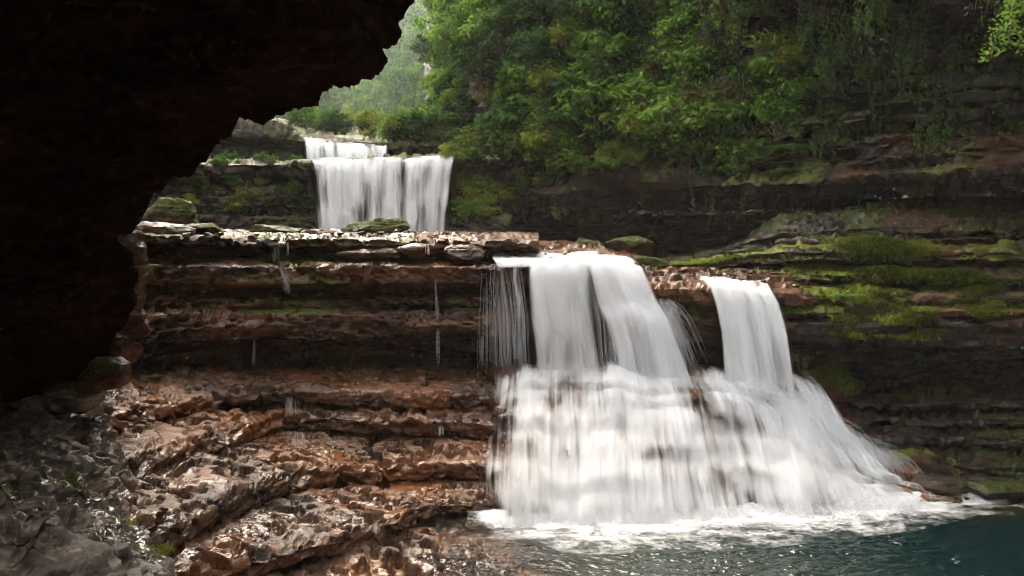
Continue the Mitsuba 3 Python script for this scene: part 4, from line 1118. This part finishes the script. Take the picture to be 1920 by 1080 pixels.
# shrubs and vines of the lit slope above the cliff lip
scatter('shrub', 'shrub', ['group_shrub_a', 'group_shrub_b', 'group_shrub_c', 'group_shrub_d', 'group_shrub_e'], cliff, 200, (830, 1500), (9, 20.5), (.7, 1.45), 'leafy shrub on the tangled green slope', 'shrubs on the green slope', 63, slope, weights=[.3, .22, .2, .18, .1])
scatter('shrub', 'shrub', ['group_shrub_c', 'group_shrub_a', 'group_shrub_d'], cliff, 60, (960, 1450), (5.6, 8.6), (.35, .8), 'shrub along the mossy cliff lip over the hollow', 'shrubs along the cliff lip', 64)
scatter('hanging_vine', 'vine', ['group_vine_a', 'group_vine_b', 'group_vine_c', 'group_vine_d'], cliff, 85, (960, 1500), (13.2, 18), (.8, 1.5), 'leafy vine hanging down the green slope', 'vines on the green slope', 65, slope, vine=True)
scatter('hanging_vine', 'vine', ['group_vine_d'], cliff, 30, (1430, 2000), (12.6, 16.5), (.4, .85), 'vine hanging from the shaded upper right cliff', 'vines on the shaded cliff', 66, vine=True)
scatter('shrub', 'shrub', ['group_shrub_b', 'group_shrub_a'], cliff, 18, (1480, 2000), (15, 16.6), (.5, 1.0), 'shrub clinging to the shaded upper right cliff', 'shrubs on the shaded cliff', 67)
for g, (r0, r1) in enumerate([(7.6, 8.4), (10.2, 11.0), (13.0, 14.0)]):
    scatter('creeper', 'plant', ['group_shrub_d', 'group_shrub_b'], cliff, 38, (1420, 2000), (r0, r1), (.16, .34), ['low creeper on the lowest mossy stratum of the right cliff', 'low creeper on the middle mossy stratum of the right cliff', 'low creeper on the upper mossy stratum of the right cliff'][g], f'creepers on cliff stratum {["low", "middle", "high"][g]}', 70 + g)

for j, (u, v, Y, g_, sc) in enumerate([(880, 120, 50, 'a', 1.6), (935, 100, 46, 'b', 1.3), (1042, 68, 36, 'a', .75), (1010, 160, 33, 'b', .7), (1140, 130, 28.5, 'b', .62), (1225, 150, 27, 'a', .5), (1310, 120, 25.5, 'b', .55)]):
    k = thing('tree', ['thin grey tree standing tallest at the left of the lit slope', 'slender half bare tree second from the left on the slope', 'pale forked trunk near the top middle of the slope', 'half bare sapling below the pale forked trunk', 'thin leaning tree in the middle of the green slope', 'spindly tree at the right of the green slope', 'spindly tree farthest right, where the slope turns dark'][j], 'tree')
    put(k, 'group_bare_' + g_, W(u, v, Y), sc, 70 * j, 6)
scatter('stone', 'stone', ['group_stone_a', 'group_stone_b', 'group_stone_c'], left, 60, (255, 900), (33.0, 35.2), (.05, .16), 'loose stone on the top ledge of the left wall', 'loose stones on the top ledge', 191, lift=.02)
scatter('stone', 'stone', ['group_stone_a', 'group_stone_b', 'group_stone_c'], left, 50, (250, 920), (17, 18), (.04, .13), 'loose stone on the broad bench below the left wall', 'loose stones on the bench', 192, lift=.02)
scatter('stone', 'stone', ['group_stone_a', 'group_stone_b', 'group_stone_c'], mid, 30, (1225, 1500), (19.2, 21), (.06, .17), 'loose brown stone on the ledge above the smaller fall', 'loose stones above the smaller fall', 193, lift=.02)

# grass, ferns and herbs of the right ledges
def tuft_rows(n, ur, rr, sr, groups, label, group, seed):
    scatter('grass_tuft', 'grass', groups, right, n, ur, rr, sr, label, group, seed, tilt=14, keep=lambda u, r, p, rng: float(fb(np.array([p[0] * 1.3, p[2] * 1.5, seed * .7]), 2, 77)) > .545)


tuft_rows(85, (1400, 1950), (32.1, 33.7), (.4, 1.3), ['group_grass_a', 'group_grass_b'], 'grass tuft on the highest grassy ledge at the right', 'grass on the top right ledge', 81)
tuft_rows(75, (1620, 1930), (28.8, 30.6), (.4, 1.3), ['group_grass_a', 'group_grass_b', 'group_grass_c'], 'grass tuft on the middle ledge at the right', 'grass on the middle right ledge', 82)
tuft_rows(70, (1480, 1870), (20.3, 27.6), (.35, 1.1), ['group_grass_a', 'group_grass_b', 'group_grass_c'], 'grass tuft on the lower ledges by the smaller fall', 'grass on the lower right ledges', 83)
tuft_rows(30, (1280, 1420), (32.6, 33.6), (.3, .6), ['group_grass_b'], 'moss tuft at the narrow end of the grassy ledge', 'moss tufts left ledge end', 84)
scatter('fern', 'fern', ['group_fern_a', 'group_fern_b'], right, 40, (1560, 1960), (24, 36), (.4, .8), 'small fern among the grass of the right ledges', 'ferns on the right ledges', 85)
scatter('fern', 'fern', ['group_fern_a', 'group_fern_b'], cliff, 44, (960, 1500), (5.4, 8.5), (.7, 1.3), 'fern drooping over the cliff lip', 'ferns along the cliff lip', 86)
scatter('shrub', 'shrub', ['group_shrub_b', 'group_shrub_d'], upper, 30, (320, 600), (3, 8.5), (.22, .5), 'small shrub on the wall left of the second tier', 'shrubs on the hazy left wall', 87)
scatter('shrub', 'shrub', ['group_shrub_a', 'group_shrub_d'], upper, 20, (845, 930), (1, 10), (.3, .7), 'shrub on the rock right of the second tier', 'shrubs right of the second tier', 88)
k = thing('fern', 'single bright fern sprig on the cave rim by the second ledge', 'fern')
put(k, 'group_fern_b', W(264, 503, 10.6), .36, 20)

k = thing('shrub', 'bright leafy bush at the foot of the slope over the cliff hollow', 'shrub')
put(k, 'group_shrub_c', W(1250, 262, 25.2), 1.0, 50)
k = thing('shrub', 'blue green shrub on the shaded cliff right of the bright bush', 'shrub')
put(k, 'group_shrub_a', W(1465, 238, 20.6), .62, 10, 0, 1.5)


def make_branch(key):
    rng = np.random.default_rng(51)
    L, st = [], []
    root = W(1935, -40, 12.5)
    for i in range(7):
        tip = W(rng.uniform(1820, 1905), rng.uniform(45, 118), rng.uniform(12.2, 12.9))
        t = np.linspace(0, 1, 10)[:, None]
        p = root * (1 - t) + tip * t + np.array([0, 0, .22]) * np.sin(np.pi * t) + rng.normal(0, .05, 3) * np.sin(2 * np.pi * t)
        st.append(tube(p, np.linspace(.016, .004, 10), 4))
        q = rng.uniform(.45, 1, 70)
        c = np.stack([np.interp(q, t[:, 0], p[:, a]) for a in range(3)], -1) + rng.normal(0, .06, (70, 3))
        L.append(leaves(c, np.array([0, -.5, .8]) + 0 * c, .085, rng, .5, .4))
    scene[key + '__twig'] = mikit.ply(join(st), 'bark')
    scene[key + '__foliage'] = mikit.ply(join(L), 'leaf_bright')


make_branch(thing('branch', 'leafy light green branch hanging in at the top right corner', 'branch'))

# yellow leaves shed on the shaded ledges
rng = np.random.default_rng(90)
C_, N_ = [], []
for sheet, ur, rr, n in ((right, (1480, 1960), (33.2, 40), 420), (cliff, (1380, 1960), (6, 13), 420), (right, (1480, 1900), (20, 27), 120), (left, (260, 900), (4, 18), 90)):
    for _ in range(n):
        p, nn = sheet.at(rng.uniform(*ur), rng.uniform(*rr))
        if nn[2] > .25:
            C_.append(p + nn * .025)
            N_.append(nn)
scene['leaf_fallen'] = leaf_bsdf((0.2, 0.16, 0.03), (0.38, 0.34, 0.05), (0.45, 0.25, 0.05))
scene['fallen_leaves'] = mikit.ply(leaves(np.array(C_), np.array(N_), .075, rng, .7, .05), 'leaf_fallen')
labels['fallen_leaves'] = {'label': 'yellow fallen leaves strewn over the rock ledges', 'category': 'fallen leaves', 'kind': 'stuff'}

# ------------------------------------------------------------------ air
scene['haze'] = {'type': 'cube', 'to_world': T().translate([0, 600, 150]).scale([999, 899, 155]), 'bsdf': {'type': 'null'}, 'interior': {'type': 'ref', 'id': 'haze_air'}}
labels['haze'] = {'label': 'thin mist that fills the gorge and pales its far end', 'category': 'haze', 'kind': 'stuff'}
